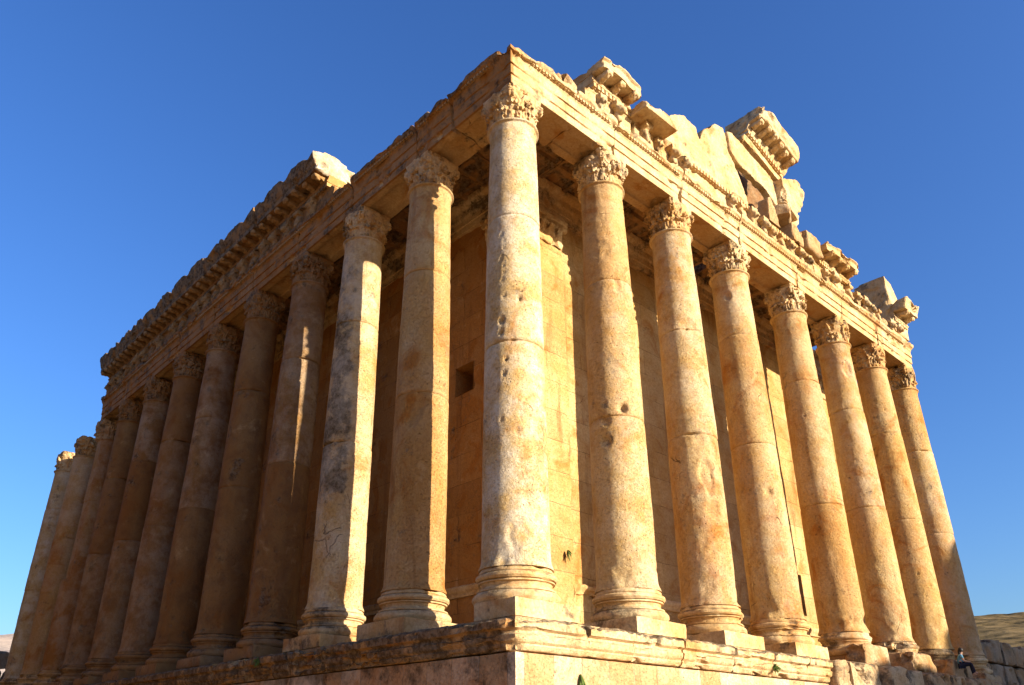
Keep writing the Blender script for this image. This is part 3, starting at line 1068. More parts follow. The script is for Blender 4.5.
def cornice(axis, a, b, seed, o1=1.80, sima=0.0, grime=0.1, z=Z_DENT, slope=0.0, end=-0.3, loc_z=0.0, mat=None, rough=0.0, jag=0.0):
    """dentils, modillions and corona; sima = height of the carved gutter on top"""
    e = empty('cornice', (0, 0, 0), temple)
    zc = z + 0.62
    # bed moulding with dentils (one toothed stone)
    pts = dentil_strip(a + 0.05, b - 0.05, 1.02, 0.92, 0, 0)
    mb = MB()
    outl = np.array(pts + [(b - 0.05, end + 0.1), (a + 0.05, end + 0.1)])
    if axis == 'x':
        outl = np.stack([outl[:, 0], -outl[:, 1]], 1)
    else:
        outl = np.stack([-outl[:, 1], outl[:, 0]], 1)
    mb.prism(outl, 2, z, z + 0.20)
    me = mb.mesh('dentil_band')
    fix_normals(me)
    d = link('dentil_band', me, mat or M_CARVED, e, smooth=20)
    put_attr(me, 'grime', np.full(len(me.vertices), grime))
    bed = sweep_mesh('bed_moulding', [(0.9, z + 0.2), (1.03, z + 0.22), (1.06, z + 0.28), (1.0, z + 0.33), (0.95, zc + 0.02), (end + 0.05, zc + 0.02), (end + 0.05, z + 0.2)], *run(axis, a + 0.02, b - 0.02), 0.09, 0.06)
    weather(bed, (0.01, 1), (0.03, 8), 0.3, 1, 0.1, 3, seed + 1)
    link('bed_moulding', bed, mat or M_CARVED, e)
    top = [(o1 - 0.12, zc + 0.30), (o1, zc + 0.36), (o1, zc + 0.42)]
    if sima:
        top = [(o1 - 0.1, zc + 0.30), (o1 - 0.04, zc + 0.34), (o1 - 0.06, zc + 0.42), (o1 + 0.0, zc + 0.52), (o1 + 0.09, zc + 0.42 + sima * 0.7), (o1 + 0.1, zc + 0.36 + sima), (o1 - 0.5, zc + 0.34 + sima)]
    cz = zc + 0.42 if not sima else zc + 0.34 + sima
    cor = sweep_mesh('corona', [(end, zc), (o1 - 0.16, zc), (o1 - 0.13, zc - 0.03), (o1 - 0.12, zc + 0.26)] + top + [(end, cz)], *run(axis, a, b), 0.075, 0.06)
    co = get_co(cor)
    u_ = co[:, 0] if axis == 'x' else co[:, 1]
    if sima:                                 # gutter blocks, worn to humps
        up = sstep(zc + 0.5, cz, co[:, 2])
        h = 0.10 + 0.34 * sstep(0.1, 0.9, np.abs(np.sin(u_ * math.pi / 2.34 + 0.4 * np.sin(u_ * 0.37)))) ** 0.6
        h = h + 0.22 * fbm(co * np.array([0.8, 0.8, 0.3]), 3, seed + 3)
        co[:, 2] -= up * np.clip(0.42 - h, -0.1, 0.6)
        set_co(cor, co)
    if jag:
        outw = (-co[:, 1] if axis == 'x' else -co[:, 0])
        k = sstep(o1 - 0.5, o1, outw)
        j = jag * sstep(-0.2, 0.5, fbm(np.stack([u_ * 0.9, co[:, 2] * 0.3, u_ * 0], 1), 3, seed + 8))
        co[:, 1 if axis == 'x' else 0] += k * j
        set_co(cor, co)
    weather(cor, (0.03 + rough, 0.9), (0.045 if sima else 0.02, 6), 0.45, 1.0, 0.0, 6, seed + 2, 0.14 + rough, 1.2, 0.22)
    put_attr(cor, 'grime', np.full(len(cor.vertices), grime))
    for q in (cor, bed, me):
        cq = get_co(q)
        put_attr(q, 'brown', np.where(cq[:, 1] > Y_PALE, 0.8, 0.0) if axis == 'y' else np.zeros(len(cq)))  # painted flank shade, left off the sunlit broken end
    cq = get_co(cor)
    put_attr(cor, 'pale', np.where(cq[:, 1] > Y_PALE, 0.0, 1.0) if axis == 'y' else np.zeros(len(cq)))
    put_attr(cor, 'warm', np.where(cq[:, 1] > Y_PALE, 0.3, 0.0) if axis == 'y' else np.zeros(len(cq)))
    put_attr(bed, 'warm', np.full(len(bed.vertices), 0.5 if axis == 'y' else 0.0))
    link('corona', cor, mat or M_ENTAB, e)
    nmod = int((b - a) / 0.78)
    for k in range(nmod):
        u_ = a + (k + 0.5) * (b - a) / nmod
        o = copies(MODS[k % 2], 'modillion', mat or M_CARVED, e, to_world(axis, u_, 0.93, zc - 0.29), 0 if axis == 'x' else -math.pi / 2)
        o['shade_brown'] = 0.75 if axis == 'y' else 0.0  # flank modillions carry the painted shade
    return e


# shaded flank: whole entablature from the bright broken end to the far break
Y0, Y1 = 11.4, 41.3
seg = [Y0, 17.5, 23.6, 29.9, 35.8, Y1]
for i in range(5):
    frieze('y', seg[i] - (0.25 if i == 0 else 0), seg[i + 1] - 0.015, 700 + i, broken=0.0, grime=0.15)
    cornice('y', seg[i], seg[i + 1] - 0.015, 710 + 10 * i, sima=0.72, grime=0.45, end=-0.45)
k = 0
yy = Y0 + 0.4
fl_frieze = [o for o in temple.children if o.name.startswith('frieze')]
while yy < Y1 - 0.3:
    i = max(q for q in range(5) if seg[q] - 0.3 <= yy)
    if random.random() > 0.12:
        copies(CONS[k % 4], 'console', M_ENTAB, fl_frieze[i], to_world('y', yy, 0.8, Z_FRIEZE - 0.02), -math.pi / 2)['shade_brown'] = 0.75  # flank consoles carry the painted shade
    yy += 1.166
    k += 1
# flank corner: only a ragged course left on the architrave
for a, b, z1, s in ((-0.5, 2.3, Z_FRIEZE + 0.22, 1), (2.35, 5.6, Z_FRIEZE + 0.10, 2), (5.65, 8.6, Z_FRIEZE + 0.14, 3), (8.65, 11.1, Z_FRIEZE + 0.22, 4)):
    me = sweep_mesh('broken_course', [(0.66, Z_FRIEZE - 0.25), (0.62, z1 - 0.1), (0.5, z1), (-0.5, z1), (-0.55, Z_FRIEZE - 0.25)], *run('y', a, b), 0.08, 0.08)
    weather(me, (0.10, 0.9), (0.05, 4), 0.6, 1, -0.1, 8, 740 + s, 0.18, 1.3, 0.1)
    put_attr(me, 'grime', np.full(len(me.vertices), 0.5))
    part('broken_course', me, M_ROUGH)

for a, b in ((-0.6, 4.6), (4.7, 9.2), (9.4, 13.9), (14.1, 22.0), (22.1, 32.4)):
    bead_row('x', a, b)
for a, b in ((0.2, 4.5), (4.8, 9.1), (9.5, 18.5), (18.8, 27.9), (28.1, 40.5)):
    bead_row('y', a, b)
# sunlit front
fr_parts = []
for a, b, s, br, zt in ((0.55, 3.2, 1, 0.55, Z_FRIEZE + 0.5), (3.25, 6.2, 2, 0.03, Z_DENT), (6.25, 9.6, 3, 0.06, Z_DENT + 0.1), (9.65, 13.4, 4, 0.08, Z_DENT + 0.1), (13.45, 17.0, 5, 0.15, Z_DENT + 0.1), (17.05, 21.6, 6, 0.1, Z_DENT + 0.1), (21.65, 25.9, 7, 0.03, Z_DENT), (25.95, 29.6, 8, 0.4, Z_FRIEZE + 0.75), (29.65, XE + 0.3, 9, 0.3, Z_FRIEZE + 0.65)):
    fr_parts.append((a, b, frieze('x', a, b, 760 + s, z1=zt, broken=br, grime=0.0)))
xx, k = 4.1, 0
while xx < 32.5:
    if not (5.3 < xx < 5.6) and random.random() > 0.18:
        p = [f for a, b, f in fr_parts if a - 0.1 <= xx <= b + 0.1][0]
        copies(CONS[(k * 3 + 1) % 4], 'console', M_ENTAB, p, (xx, -0.8, Z_FRIEZE - 0.02), 0, random.uniform(0.85, 1.1))
    xx += 0.93
    k += 1
cornice('x', 3.5, 6.0, 800, grime=0.05, jag=0.12, end=-0.2)
cornice('x', 22.0, 25.75, 820, grime=0.1, jag=0.15, rough=0.02, end=-0.2)
e = cornice('x', 31.75, 33.9, 830, grime=0.1, jag=0.4, rough=0.05, o1=1.85, sima=0.4)
e.location = (0, 0, 0.15)
for a, b, s in ((10.2, 15.3, 1), (17.2, 21.6, 2)):
    pts = dentil_strip(a, b, 0.98, 0.88, 0, 0)
    outl = np.array(pts + [(b, 0.2), (a, 0.2)])
    me = MB().prism(np.stack([outl[:, 0], -outl[:, 1]], 1), 2, Z_DENT - 0.10, Z_DENT + 0.12).mesh('dentil_band')
    fix_normals(me)
    part('dentil_band', me, M_CARVED, None, smooth=20)


def slab(name, poly, y0, y1, mat, seed, voxel=0.08, lo_a=0.04, chip=0.10, grime=0.0, parent=None, label=None, wear=0.4):
    me = MB().prism(poly, 1, y0, y1).mesh(name)
    fix_normals(me)
    me = remeshed(me, voxel)
    weather(me, (lo_a, 0.9), (0.03, 4.5), wear, 1.0, 0.0, 4, seed, chip, 1.1, 0.25)
    weather(me, seed=seed + 3, chip=0.06, chip_f=2.6, chip_thr=0.2)
    put_attr(me, 'grime', np.full(len(me.vertices), grime))
    return part(name, me, mat, parent, label)


# pediment
slab('corona_slab', [(5.95, 25.62), (8.1, 25.62), (8.35, 26.05), (6.0, 26.15)], -1.8, 0.6, M_ENTAB, 850, 0.07, 0.05, 0.14)
slab('tympanum_slab', [(6.3, 25.55), (12.6, 25.55), (12.75, 26.8), (12.35, 28.1), (12.0, 29.2), (11.1, 29.4), (10.0, 28.75), (8.1, 26.6), (6.3, 26.4)], -0.42, 0.7, M_ENTAB, 852, 0.08, 0.03)
slab('tympanum_slab', [(12.85, 25.6), (16.2, 25.6), (16.35, 27.2), (15.95, 27.9), (15.5, 29.2), (15.2, 30.5), (14.85, 31.0), (14.1, 30.85), (13.0, 29.8), (12.2, 28.6), (12.45, 27.9), (12.85, 26.9)], -0.36, 0.65, M_ENTAB, 853, 0.08, 0.03)
slab('tympanum_slab', [(18.75, 25.6), (24.0, 25.6), (24.0, 26.6), (22.3, 27.6), (20.6, 27.5), (19.2, 28.3), (18.75, 28.4)], -0.30, 0.6, M_ENTAB, 854, 0.09)
slab('raking_beam', [(14.95, 30.75), (15.0, 29.5), (15.5, 29.05), (18.2, 28.75), (20.6, 27.3), (21.6, 28.2), (21.7, 29.2), (18.5, 30.2), (15.4, 30.9)], -0.52, -0.12, M_ENTAB, 855, 0.07, 0.02, 0.05)
slab('inner_gable', [(17.6, 25.2), (25.8, 25.2), (25.2, 31.2), (23.6, 33.0), (20.6, 33.5), (19.0, 33.1), (18.2, 30.8)], 1.5, 2.3, M_ROUGH, 856, 0.12, grime=0.4)['shade_brown'] = 0.9  # browned to paint the dark inside the pediment opening
# raking cornice fragment at the apex: dentils, modillions and carved gutter
rk = empty('raking_cornice', (16.5, 0, 31.32), temple)
rk.rotation_euler = (0, math.radians(17.5), 0)
me = MB()
me.prism([(-1.62, 1.05), (-1.60, 1.20), (-1.72, 1.35), (-1.78, 1.9), (-1.6, 2.0), (0.68, 1.95), (0.68, 0.45), (-0.4, 0.45), (-0.75, 0.5), (-0.85, 0.78), (-0.85, 1.05)], 0, 0.0, 3.85)
me = me.mesh('corona')
fix_normals(me)
me = remeshed(me, 0.06)
cc = get_co(me)
cc[:, 0] -= np.where(cc[:, 0] > 2.6, (cc[:, 0] - 2.6) * 0.5 * sstep(1.2, 1.8, cc[:, 2]) * sstep(-0.2, 0.6, fbm(cc * 0.8, 2, 4)), 0)
set_co(me, cc)
weather(me, (0.06, 1.1), (0.05, 5), 0.4, 1.0, 0.0, 5, 861, 0.18, 1.2, 0.2)
link('corona', me, M_ENTAB, rk)
for k in range(6):
    o = copies(MODS[k % 2], 'modillion', M_CARVED, rk, (0.35 + k * 0.62, -0.80, 0.76), 0)
pts = np.array(dentil_strip(0.1, 3.7, 0.80, 0.70, 0, 0) + [(3.7, -0.4), (0.1, -0.4)])
me = MB().prism(np.stack([pts[:, 0], -pts[:, 1]], 1), 2, 0.22, 0.46).mesh('dentil_band')
fix_normals(me)
link('dentil_band', me, M_CARVED, rk, smooth=20)
me = MB().box((0.0, -0.62, -0.2), (3.75, 0.3, 0.22), 0.08).mesh('bed_moulding')
weather(me, (0.05, 1), (0.04, 5), 0.4, 1, 0, 4, 863, 0.1)
link('bed_moulding', me, M_CARVED, rk)
# the smaller raking fragment and the block at the far corner
slab('raking_fragment', [(19.3, 28.4), (20.4, 27.6), (21.4, 29.0), (21.9, 30.3), (21.2, 30.75), (19.3, 29.9)], -1.0, -0.2, M_ENTAB, 864, 0.06, 0.08, 0.2)
slab('corner_block', [(31.65, 25.0), (33.7, 25.0), (33.75, 26.6), (33.2, 27.9), (32.7, 28.8), (31.75, 29.1)], -0.95, 1.1, M_ENTAB, 865, 0.07, 0.05, 0.12)
slab('broken_block', [(17.1, 26.0), (18.1, 26.0), (18.0, 27.0), (17.6, 27.7), (17.3, 27.5)], -0.95, -0.35, M_ROUGH, 866, 0.05, 0.08, 0.2)
for i, (x0, x1, z1, y0) in enumerate([(19.0, 20.2, 26.7, -1.2), (20.3, 21.9, 26.75, -1.35), (1.6, 2.7, 25.35, -0.75), (13.9, 15.0, 26.2, -0.9), (26.2, 27.5, 25.7, -0.9), (28.0, 29.4, 25.5, -0.85), (30.2, 31.5, 25.5, -0.85), (8.4, 9.4, 26.1, -0.9)]):
    block('broken_block', (x0, y0, Z_FRIEZE + (0.9 if x0 > 3 and x0 < 22 else 0.2)), (x1, 0.1, z1), M_ROUGH, temple, 870 + i, 0.09, 0.6, 0.12, 0.25, 12)

# ---- cella
WX, WY = 4.0, 3.8
CX1, CY1 = 31.2, 50.0


def wall_sheet(axis, fixed, a, b, z0, z1, holes, depth=1.5, res=0.22, seed=0):
    """wall face with real openings cut through it and their reveals"""
    us, zs = set(np.linspace(a, b, int((b - a) / res))), set(np.linspace(z0, z1, int((z1 - z0) / res)))
    for h in holes:
        us |= {h[0], h[1]}
        zs |= {h[2], h[3]}
    us = np.array([q for q in sorted(us) if all(not (0 < abs(q - w) < 0.07) for h in holes for w in h[:2])])
    zs = np.array([q for q in sorted(zs) if all(not (0 < abs(q - w) < 0.07) for h in holes for w in h[2:])])
    U, Z = np.meshgrid(us, zs, indexing='ij')
    p = np.stack([U, Z, np.full_like(U, fixed)], -1).reshape(-1, 3)
    n = 0.03 * fbm(p * np.array([0.5, 0.9, 1]), 3, seed) + 0.015 * fbm(p * 3, 2, seed + 1) - 0.10 * sstep(0.3, 0.5, fbm(p * 0.9, 3, seed + 2))
    n = n.reshape(U.shape)
    P = np.stack([U, fixed - n, Z], -1) if axis == 'x' else np.stack([fixed - n, U, Z], -1)
    mb = MB()
    mb.grid(P)
    um, zm = (us[:-1] + us[1:]) / 2, (zs[:-1] + zs[1:]) / 2
    UM, ZM = np.meshgrid(um, zm, indexing='ij')
    keep = np.ones(UM.shape, bool)
    for h in holes:
        keep &= ~((UM > h[0]) & (UM < h[1]) & (ZM > h[2]) & (ZM < h[3]))
    mb.F[0] = mb.F[0][keep.reshape(-1)]
    for h in holes:
        c = [(h[0], h[2]), (h[1], h[2]), (h[1], h[3]), (h[0], h[3])]
        ring = []
        for d in np.linspace(-0.03, depth, 5):
            ring.append([(q[0], fixed + d, q[1]) if axis == 'x' else (fixed + d, q[0], q[1]) for q in resample([np.array(t) for t in c], 0.4)])
        mb.grid(np.array(ring), close_v=True, cap1=True)
    return mb.mesh('cella_wall')


cella = empty('cella', (0, 0, 0), temple)
w1 = wall_sheet('x', WY + 0.1, WX, CX1, PT, 23.4, [(23.45, 24.1, 7.75, 9.8)], seed=901)
w2 = wall_sheet('y', WX + 0.1, WY, CY1, PT, 23.4, [(6.7, 7.85, 15.15, 16.45)], seed=905)
for w_ in (w1, w2):
    put_attr(w_, 'warm', np.full(len(w_.vertices), 0.08 if w_ is w1 else 0.75))  # flank wall tinted orange to paint its shaded tone
    link('cella_wall', w_, M_WALL, cella)
me = MB().box((WX + 1.65, WY + 1.65, PT), (CX1 - 0.1, CY1, 25.0), 2.0).mesh('cella_core')
link('cella_core', me, M_WALL, cella, smooth=0)
me = MB().box((CX1 - 0.12, WY + 0.1, PT), (CX1, CY1, 25.0), 2.0).mesh('cella_wall')
link('cella_wall', me, M_WALL, cella, smooth=0)


def sweep_cella(name, prof, seed, mat, step=0.12, gr=0.0):
    pr = [(-o_, z_) for o_, z_ in prof]
    # outward of the cella corner is (-1, -1) too
    me = sweep_mesh(name, prof, [(CX1, WY + 0.1), (WX + 0.1, WY + 0.1), (WX + 0.1, CY1)], [(0, -1), (-1, -1), (-1, 0)], step, 0.06)
    weather(me, (0.02, 0.8), (0.012, 5), 0.4, 1, 0.1, 4, seed, 0.08, 1.2, 0.25)
    put_attr(me, 'grime', np.full(len(me.vertices), gr))
    return link(name, me, mat, cella)


sweep_cella('dado_moulding', [(-0.1, 6.75), (0.10, 6.78), (0.12, 6.9), (0.2, 6.98), (0.22, 7.12), (0.1, 7.2), (-0.1, 7.24)], 910, M_CARVED)
sweep_cella('foot_moulding', [(-0.1, PT), (0.35, PT), (0.35, PT + 0.3), (0.26, PT + 0.36), (0.22, PT + 0.5), (-0.1, PT + 0.56)], 911, M_CARVED)
sweep_cella('wall_cornice', [(-0.2, 23.2), (0.16, 23.2), (0.16, 23.5), (0.22, 23.52), (0.22, 23.8), (0.30, 23.9), (0.34, 24.2), (0.55, 24.35), (0.62, 24.55), (-0.2, 24.6)], 912, M_CARVED, gr=0.3)


def pilaster(axis, a, b, seed, full=True):
    e = empty('pilaster', (0, 0, 0), temple)
    f = (WY if axis == 'x' else WX)
    d = 0.26

    def bx(name, a_, b_, z0, z1, dd, sd, res=0.12, wear=0.3, chip=0.05):
        lo = (a_, f + 0.12 - dd, z0) if axis == 'x' else (f + 0.12 - dd, a_, z0)
        hi = (b_, f + 0.2, z1) if axis == 'x' else (f + 0.2, b_, z1)
        me = MB().box(lo, hi, res).mesh(name)
        weather(me, (0.015, 0.7), (0.01, 4), wear, 1, 0.1, 4, sd, chip, 1.2, 0.3)
        put_attr(me, 'warm', np.full(len(me.vertices), 0.12))
        return link(name, me, M_WALL if name == 'shaft' else M_CARVED, e)
    bx('shaft', a, b, PT + 0.5, 21.5, d, seed)
    bx('base', a - 0.06, b + 0.12, PT + 0.02, PT + 0.62, d + 0.14, seed + 1)
    mb = MB()
    m, hw = (a + b) / 2, (b - a) / 2
    mb.box((-hw, -0.26, 0), (hw, 0.2, 1.25), 0.2)
    n_l = 4
    for row, (zz, hh) in enumerate(((0.0, 0.55), (0.1, 0.86))):
        for q in range(n_l + row):
            u_ = -hw + (q + 0.5) * 2 * hw / (n_l + row)
            for k_ in range(5):
                t = k_ / 4
                mb.ellipsoid((u_, -0.26 - 0.05 - 0.12 * t ** 2, zz + hh * (0.12 + 0.85 * t)), (hw / n_l * 0.9 * (1 - 0.35 * t), 0.08, 0.12), 6, 8)
    for s in (-1, 1):
        mb.ellipsoid((s * (hw + 0.05), -0.36, 1.05), (0.16, 0.14, 0.17))
        mb.ellipsoid((s * 0.18, -0.32, 1.05), (0.11, 0.09, 0.12))
    mb.box((-hw - 0.18, -0.48, 1.2), (hw + 0.18, 0.2, 1.45), 0.2)
    mb.box((-hw - 0.1, -0.40, 1.45), (hw + 0.1, 0.2, 1.62), 0.2)
    me = mb.mesh('capital')
    fix_normals(me)
    me = remeshed(me, 0.04)
    weather(me, (0.03, 1.5), (0.03, 6), 0.35, 1.3, 0, 3, seed + 7, 0.12, 1.3, 0.25)
    c = link('capital', me, M_CARVED, e, smooth=60)
    c.location = (m, WY + 0.12, 21.5) if axis == 'x' else (WX + 0.12, m, 21.5)
    if axis == 'y':
        c.rotation_euler = (0, 0, -math.pi / 2)
    return e


pilaster('x', WX - 0.1, WX + 2.5, 920)
pilaster('x', 28.6, CX1 - 0.05, 940)
pilaster('y', WY + 0.16, WY + 1.9, 960)


# ceiling of the surrounding passage: coffered slabs, one or two fallen
def ceiling_slab(x0, x1, y0, y1, seed):
    nx, ny = int((x1 - x0) / 0.08), int((y1 - y0) / 0.08)
    X, Y = np.meshgrid(np.linspace(x0, x1, nx), np.linspace(y0, y1, ny), indexing='ij')
    fx, fy = (X - x0) / (x1 - x0), (Y - y0) / (y1 - y0)
    nxc, nyc = max(1, round((x1 - x0) / 1.35)), max(1, round((y1 - y0) / 1.35))
    cx_, cy_ = np.abs((fx * nxc) % 1 - 0.5) * 2, np.abs((fy * nyc) % 1 - 0.5) * 2
    d = np.maximum(cx_, cy_)
    rd = np.hypot((fx * nxc) % 1 - 0.5, (fy * nyc) % 1 - 0.5) * 2
    prof = 0.16 * (1 - sstep(0.74, 0.80, d)) + 0.08 * (1 - sstep(0.5, 0.56, d)) - 0.12 * (1 - sstep(0.1, 0.34, rd))
    zz = 24.42 + prof
    bot = np.stack([X, Y, zz], -1)
    top = np.stack([X, Y, np.full_like(X, 24.95)], -1)
    mb = MB()
    mb.grid(bot, flip=True)
    mb.grid(top)
    per = np.concatenate([bot[:, 0], bot[-1, 1:], bot[::-1, -1][1:], bot[0, ::-1][1:-1]])
    pt = per.copy()
    pt[:, 2] = 24.95
    mb.grid(np.stack([per, pt]), close_v=True)
    me = mb.mesh('ceiling_slab')
    weather(me, (0.03, 0.9), (0.02, 5), seed=seed, chip=0.12, chip_f=1.0)
    put_attr(me, 'grime', np.full(len(me.vertices), 0.5))
    put_attr(me, 'warm', np.full(len(me.vertices), 0.4))
    put_attr(me, 'brown', np.full(len(me.vertices), 0.7))  # underside shade painted into the slab colour
    return part('ceiling_slab', me, M_CARVED)


xc = [0.8] + XR[1:7] + [32.2]
for i in range(len(xc) - 1):
    x0, x1 = xc[i] + 0.02, xc[i + 1] - 0.02
    if i == 3:
        ceiling_slab(x0, 15.75, 0.78, WY + 0.2, 970 + i)
        ceiling_slab(16.35, x1, 0.78, WY + 0.2, 980 + i)
        continue
    if i == 6:
        continue
    ceiling_slab(x0, x1, 0.78, WY + 0.2, 970 + i)
yc = [WY + 0.25] + YL[2:10]
for i in range(len(yc) - 1):
    y0, y1 = yc[i] + 0.02, yc[i + 1] - 0.02
    if i == 1:
        ceiling_slab(0.78, WX + 0.2, y0, 13.2, 990 + i)
        ceiling_slab(0.78, 3.4, 13.22, y1, 995 + i)
        continue
    ceiling_slab(0.78, WX + 0.2, y0, y1, 990 + i)

# ------------------------------------------------------------------ loose stones lying on the ruin
st = block('stone', (-0.5, -0.42, -0.32), (0.5, 0.42, 0.36), M_ROUGH, None, 1001, 0.07, 0.6, 0.1, 0.15, 22, R=(0.1, 0.25, 0.4), loc=(18.75, -0.88, 27.05))
tag(st, 'rounded loose boulder perched on the broken frieze below the dark pediment opening', 'stone', 'loose stones on the temple front')
st = block('stone', (-0.42, -0.3, -0.4), (0.42, 0.3, 0.42), M_ROUGH, None, 1002, 0.07, 0.5, 0.12, 0.2, 10, R=(0.1, 0.2, 0.2), loc=(2.35, -0.55, 25.0))
tag(st, 'jagged upright stone lump on the bare architrave between corner and first cornice piece', 'stone', 'loose stones on the temple front')
for i, (x, y, z, s) in enumerate([(1.25, -0.6, 24.86, 0.2), ]):
    st = block('stone', (-s, -s, -s * 0.8), (s, s, s), M_ROUGH, None, 1010 + i, 0.05, 0.5, 0.08, 0.1, 8, loc=(x, y, z))
    tag(st, 'small pale stone chip on the bare architrave, nearest the temple corner', 'stone', 'loose stones on the temple front')

# ------------------------------------------------------------------ boundary wall of big blocks at the far right
bw = empty('stone_wall', (35.6, 0.4, 0), label='dark shaded wall of huge rough blocks beyond the end column', cat='wall')
zz, r = 0.0, 0
while zz < 7.0:
    h = 1.25 if zz < 5.7 else 1.42
    x = -0.4 - (r % 2) * 0.8
    while x < 14:
        wd = random.uniform(1.5, 2.3)
        top = h - (random.choice([0, 0, 0.2]) if zz > 5.5 else 0)
        block('stone_block', (x, 0, zz), (x + wd - 0.06, 1.2, zz + top - 0.04), M_GREY, bw, 1100 + r * 20 + int(x * 3), 0.14, 0.55, 0.06, 0.15, 8)
        x += wd
    zz += h
    r += 1
lw = empty('stone_wall', (-13, 68, 0), label='low dark wall of rough stone beyond the outermost grey column', cat='wall')
zz, r = 0.0, 0
while zz < 9.0:
    x = -6 - (r % 2) * 0.9
    while x < 22:
        wd = random.uniform(2.2, 3.4)
        block('stone_block', (x, 0, zz), (x + wd - 0.06, 1.2, zz + 1.55), M_GREY, lw, 1300 + r * 30 + int(x * 3), 0.25, 0.5, 0.06, 0.15, 6)
        x += wd
    zz += 1.6
    r += 1


# ------------------------------------------------------------------ tower behind the viewer's right: it throws the shadow over the far end
tw = empty('stone_tower', (0, 0, 0), label='square stone watchtower standing opposite the temple, shading its far end', cat='tower')
me = MB()
for (x0, x1, z1) in ((24.5, 30, 12.2), (30, 41, 15.9), (41, 45, 18.2), (45, 60, 23.2)):
    me.box((x0, -46, -0.2), (x1, -38.5, z1), 1.0)
me = me.mesh('tower_wall')
weather(me, (0.5, 0.35), (0.1, 1.2), 0.4, 0.5, 0, 3, 1401)
link('tower_wall', me, M_WALL, tw)


tr = empty('skylight_blocker', (0, 0, 0), label='long high dark wall added out of view to keep skylight off the temple flank', cat='wall')  # unseen wall, added only to darken the flank
me = MB()
me.box((-28, 4, -0.2), (-16.4, 15, 9.5), 0.7)
me.box((-28, 15, -0.2), (-16.45, 100, 27.0), 1.0)
me = me.mesh('blocker_masonry')
weather(me, (0.4, 0.3), (0.08, 1.5), 0.3, 0.5, 0, 3, 1402)
link('blocker_masonry', me, M_BLOCKER, tr)

# ------------------------------------------------------------------ plants rooted in the masonry
def leaf_mat(name, col):
    m = plain_mat(name, col, 0.7, 0.45, 9)
    return m


M_LEAF = leaf_mat('tuft_leaf', (0.10, 0.14, 0.03))


def tuft(loc, size, normal, seed, label, hang=0.3, n=110, long=1.0, mat=None):
    rng = np.random.default_rng(seed)
    mb = MB()
    nrm = np.array(normal, float)
    for _ in range(n):
        d = rng.normal(0, 1, 3)
        d = d / np.linalg.norm(d)
        d = d * 0.8 + nrm * 0.55 + np.array([0, 0, -hang])
        d[2] *= long
        ln = size * rng.uniform(0.4, 1.0)
        side = np.cross(d, rng.normal(0, 1, 3))
        side /= np.linalg.norm(side) + 1e-9
        w = size * rng.uniform(0.05, 0.10)
        bend = np.array([0, 0, -1.0]) * ln * rng.uniform(0.1, 0.5)
        th = np.cross(d, side)
        th = th / (np.linalg.norm(th) + 1e-9) * 0.004
        P = []
        for t in (0.1, 0.4, 0.75, 1.0):
            c = d * ln * t + bend * t * t
            ww = w * math.sin(min(1.0, t * 0.95 + 0.08) * math.pi) + 0.004
            P.append([c - side * ww, c + th, c + side * ww, c - th])
        mb.grid(np.array(P), close_v=True, cap0=True, cap1=True)
    o = link('plant', mb.mesh('plant'), mat or M_LEAF, None, smooth=0)
    o.location = loc
    return tag(o, label, 'plant', 'plants rooted in the masonry')


tuft((6.02, 3.55, 8.25), 0.17, (0, -1, 0), 1, 'small green tuft on the sunlit pilaster beside the corner column', 1.0, 70, 1.5)
for_hang = 'long hanging green tuft on the sunlit podium face just right of the corner'
tuft((0.82, -1.47, 3.42), 0.24, (0, -0.5, 0), 2, for_hang, 1.5, 190, 1.7)
tuft((10.25, -1.62, 4.16), 0.22, (0, -1, 0), 3, 'green tuft under the sunlit podium cornice, between the third and fourth front column bases', 0.2, 90)
tuft((-1.70, 11.2, 4.5), 0.26, (-1, 0, 0), 4, 'dark green tuft on the shaded flank podium cornice', 0.3, 80)
tuft((7.5, -1.48, 3.40), 0.10, (0, -1, 0), 5, 'tiny green sprig at the very bottom of the sunlit podium face', 0.3, 40)

# ------------------------------------------------------------------ the person climbing between the last two column bases
M_SKIN = plain_mat('skin', (0.42, 0.25, 0.17), 0.6, 0.05)
M_HAIR = plain_mat('black_hair', (0.012, 0.010, 0.010), 0.5, 0.3)
M_BLUE = plain_mat('blue_cotton', (0.10, 0.25, 0.36), 0.9, 0.15)
M_NAVY = plain_mat('navy_denim', (0.015, 0.018, 0.035), 0.9, 0.2)


def skin_mesh(name, verts, edges, rad, sub=2):
    me = bpy.data.meshes.new(name)
    me.from_pydata(verts, edges, [])
    o = bpy.data.objects.new('work', me)
    COL.objects.link(o)
    o.modifiers.new('s', 'SKIN')
    sv = me.skin_vertices[0].data
    for i, r_ in enumerate(rad):
        sv[i].radius = (r_, r_) if not isinstance(r_, tuple) else r_
    sv[0].use_root = True
    m = o.modifiers.new('u', 'SUBSURF')
    m.levels = sub
    dg = bpy.context.evaluated_depsgraph_get()
    r = bpy.data.meshes.new_from_object(o.evaluated_get(dg), depsgraph=dg)
    r.name = name
    bpy.data.objects.remove(o)
    return r


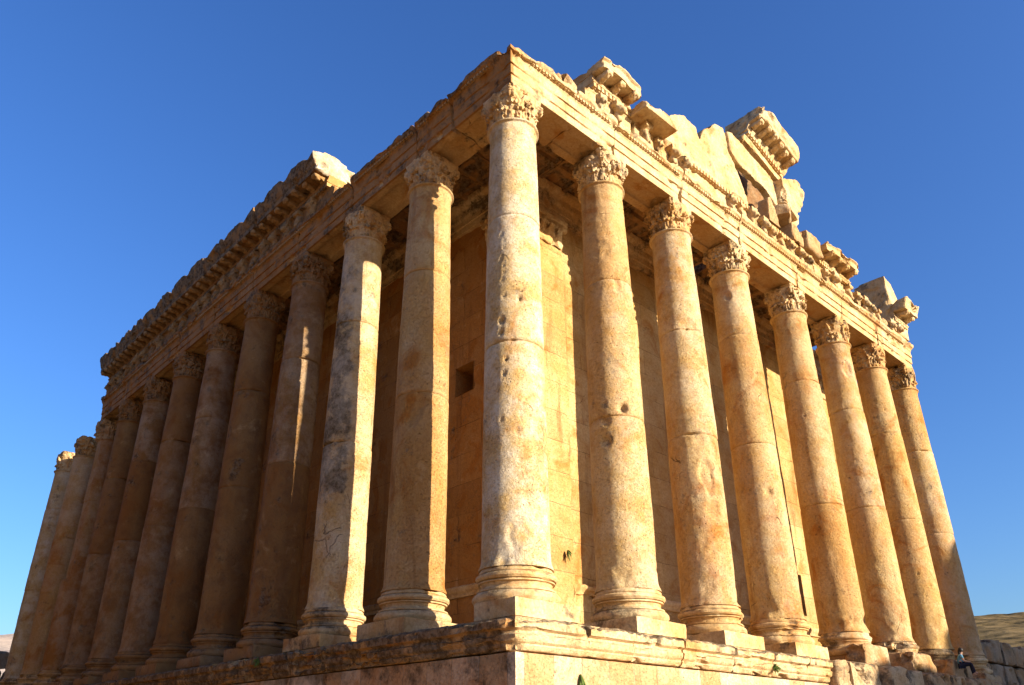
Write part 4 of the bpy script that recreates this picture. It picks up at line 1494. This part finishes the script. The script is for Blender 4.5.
# seated on the podium edge: local x to the person's left, y backwards, z up from the seat
SEAT = (27.95, -1.5, 5.18)
V = [(0, 0.02, 0.12), (0, 0.0, 0.32), (0, -0.05, 0.50), (0, -0.09, 0.60), (0, -0.12, 0.70), (0, -0.15, 0.80),       # pelvis..head 0-5
     (0.10, -0.02, 0.10), (0.13, -0.42, 0.12), (0.13, -0.46, -0.30), (0.13, -0.58, -0.34),                          # left leg 6-9
     (-0.10, -0.02, 0.10), (-0.12, -0.40, 0.16), (-0.12, -0.50, -0.26), (-0.12, -0.62, -0.30),                      # right leg 10-13
     (0.18, -0.05, 0.52), (0.24, -0.12, 0.26), (0.17, -0.34, 0.20), (0.15, -0.42, 0.19),                            # left arm 14-17
     (-0.18, -0.05, 0.52), (-0.24, -0.12, 0.26), (-0.17, -0.32, 0.22), (-0.15, -0.40, 0.22)]                        # right arm 18-21
E_ = [(0, 1), (1, 2), (2, 3), (3, 4), (4, 5), (0, 6), (6, 7), (7, 8), (8, 9), (0, 10), (10, 11), (11, 12), (12, 13), (2, 14), (14, 15), (15, 16), (16, 17), (2, 18), (18, 19), (19, 20), (20, 21)]
RD = [0.14, 0.13, 0.13, 0.055, 0.085, 0.085, 0.09, 0.065, 0.045, 0.035, 0.09, 0.065, 0.045, 0.035, 0.055, 0.042, 0.032, 0.03, 0.055, 0.042, 0.032, 0.03]
pr = link('person', skin_mesh('person', V, E_, RD), M_SKIN)
pr.location = SEAT
pr.rotation_euler = (0, 0, math.radians(28))
tag(pr, 'dark haired person in a blue top sitting on the podium edge by the end column', 'person')
top_ = skin_mesh('blue_top', [V[0], V[1], V[2], (0, -0.07, 0.56), V[14], (0.22, -0.09, 0.36), V[18], (-0.22, -0.09, 0.36)], [(0, 1), (1, 2), (2, 3), (2, 4), (4, 5), (2, 6), (6, 7)], [0.155, 0.15, 0.15, 0.08, 0.07, 0.06, 0.07, 0.06])
link('blue_top', top_, M_BLUE, pr)
leg_ = skin_mesh('trousers', [V[0], V[6], V[7], V[8], V[10], V[11], V[12]], [(0, 1), (1, 2), (2, 3), (0, 4), (4, 5), (5, 6)], [0.15, 0.10, 0.078, 0.058, 0.10, 0.078, 0.058])
link('trousers', leg_, M_NAVY, pr)
hm = MB().ellipsoid((0, -0.115, 0.775), (0.105, 0.115, 0.125), 14, 18).ellipsoid((0, -0.03, 0.66), (0.085, 0.06, 0.16), 10, 14).mesh('hair')
hm = remeshed(hm, 0.02)
link('hair', hm, M_HAIR, pr)
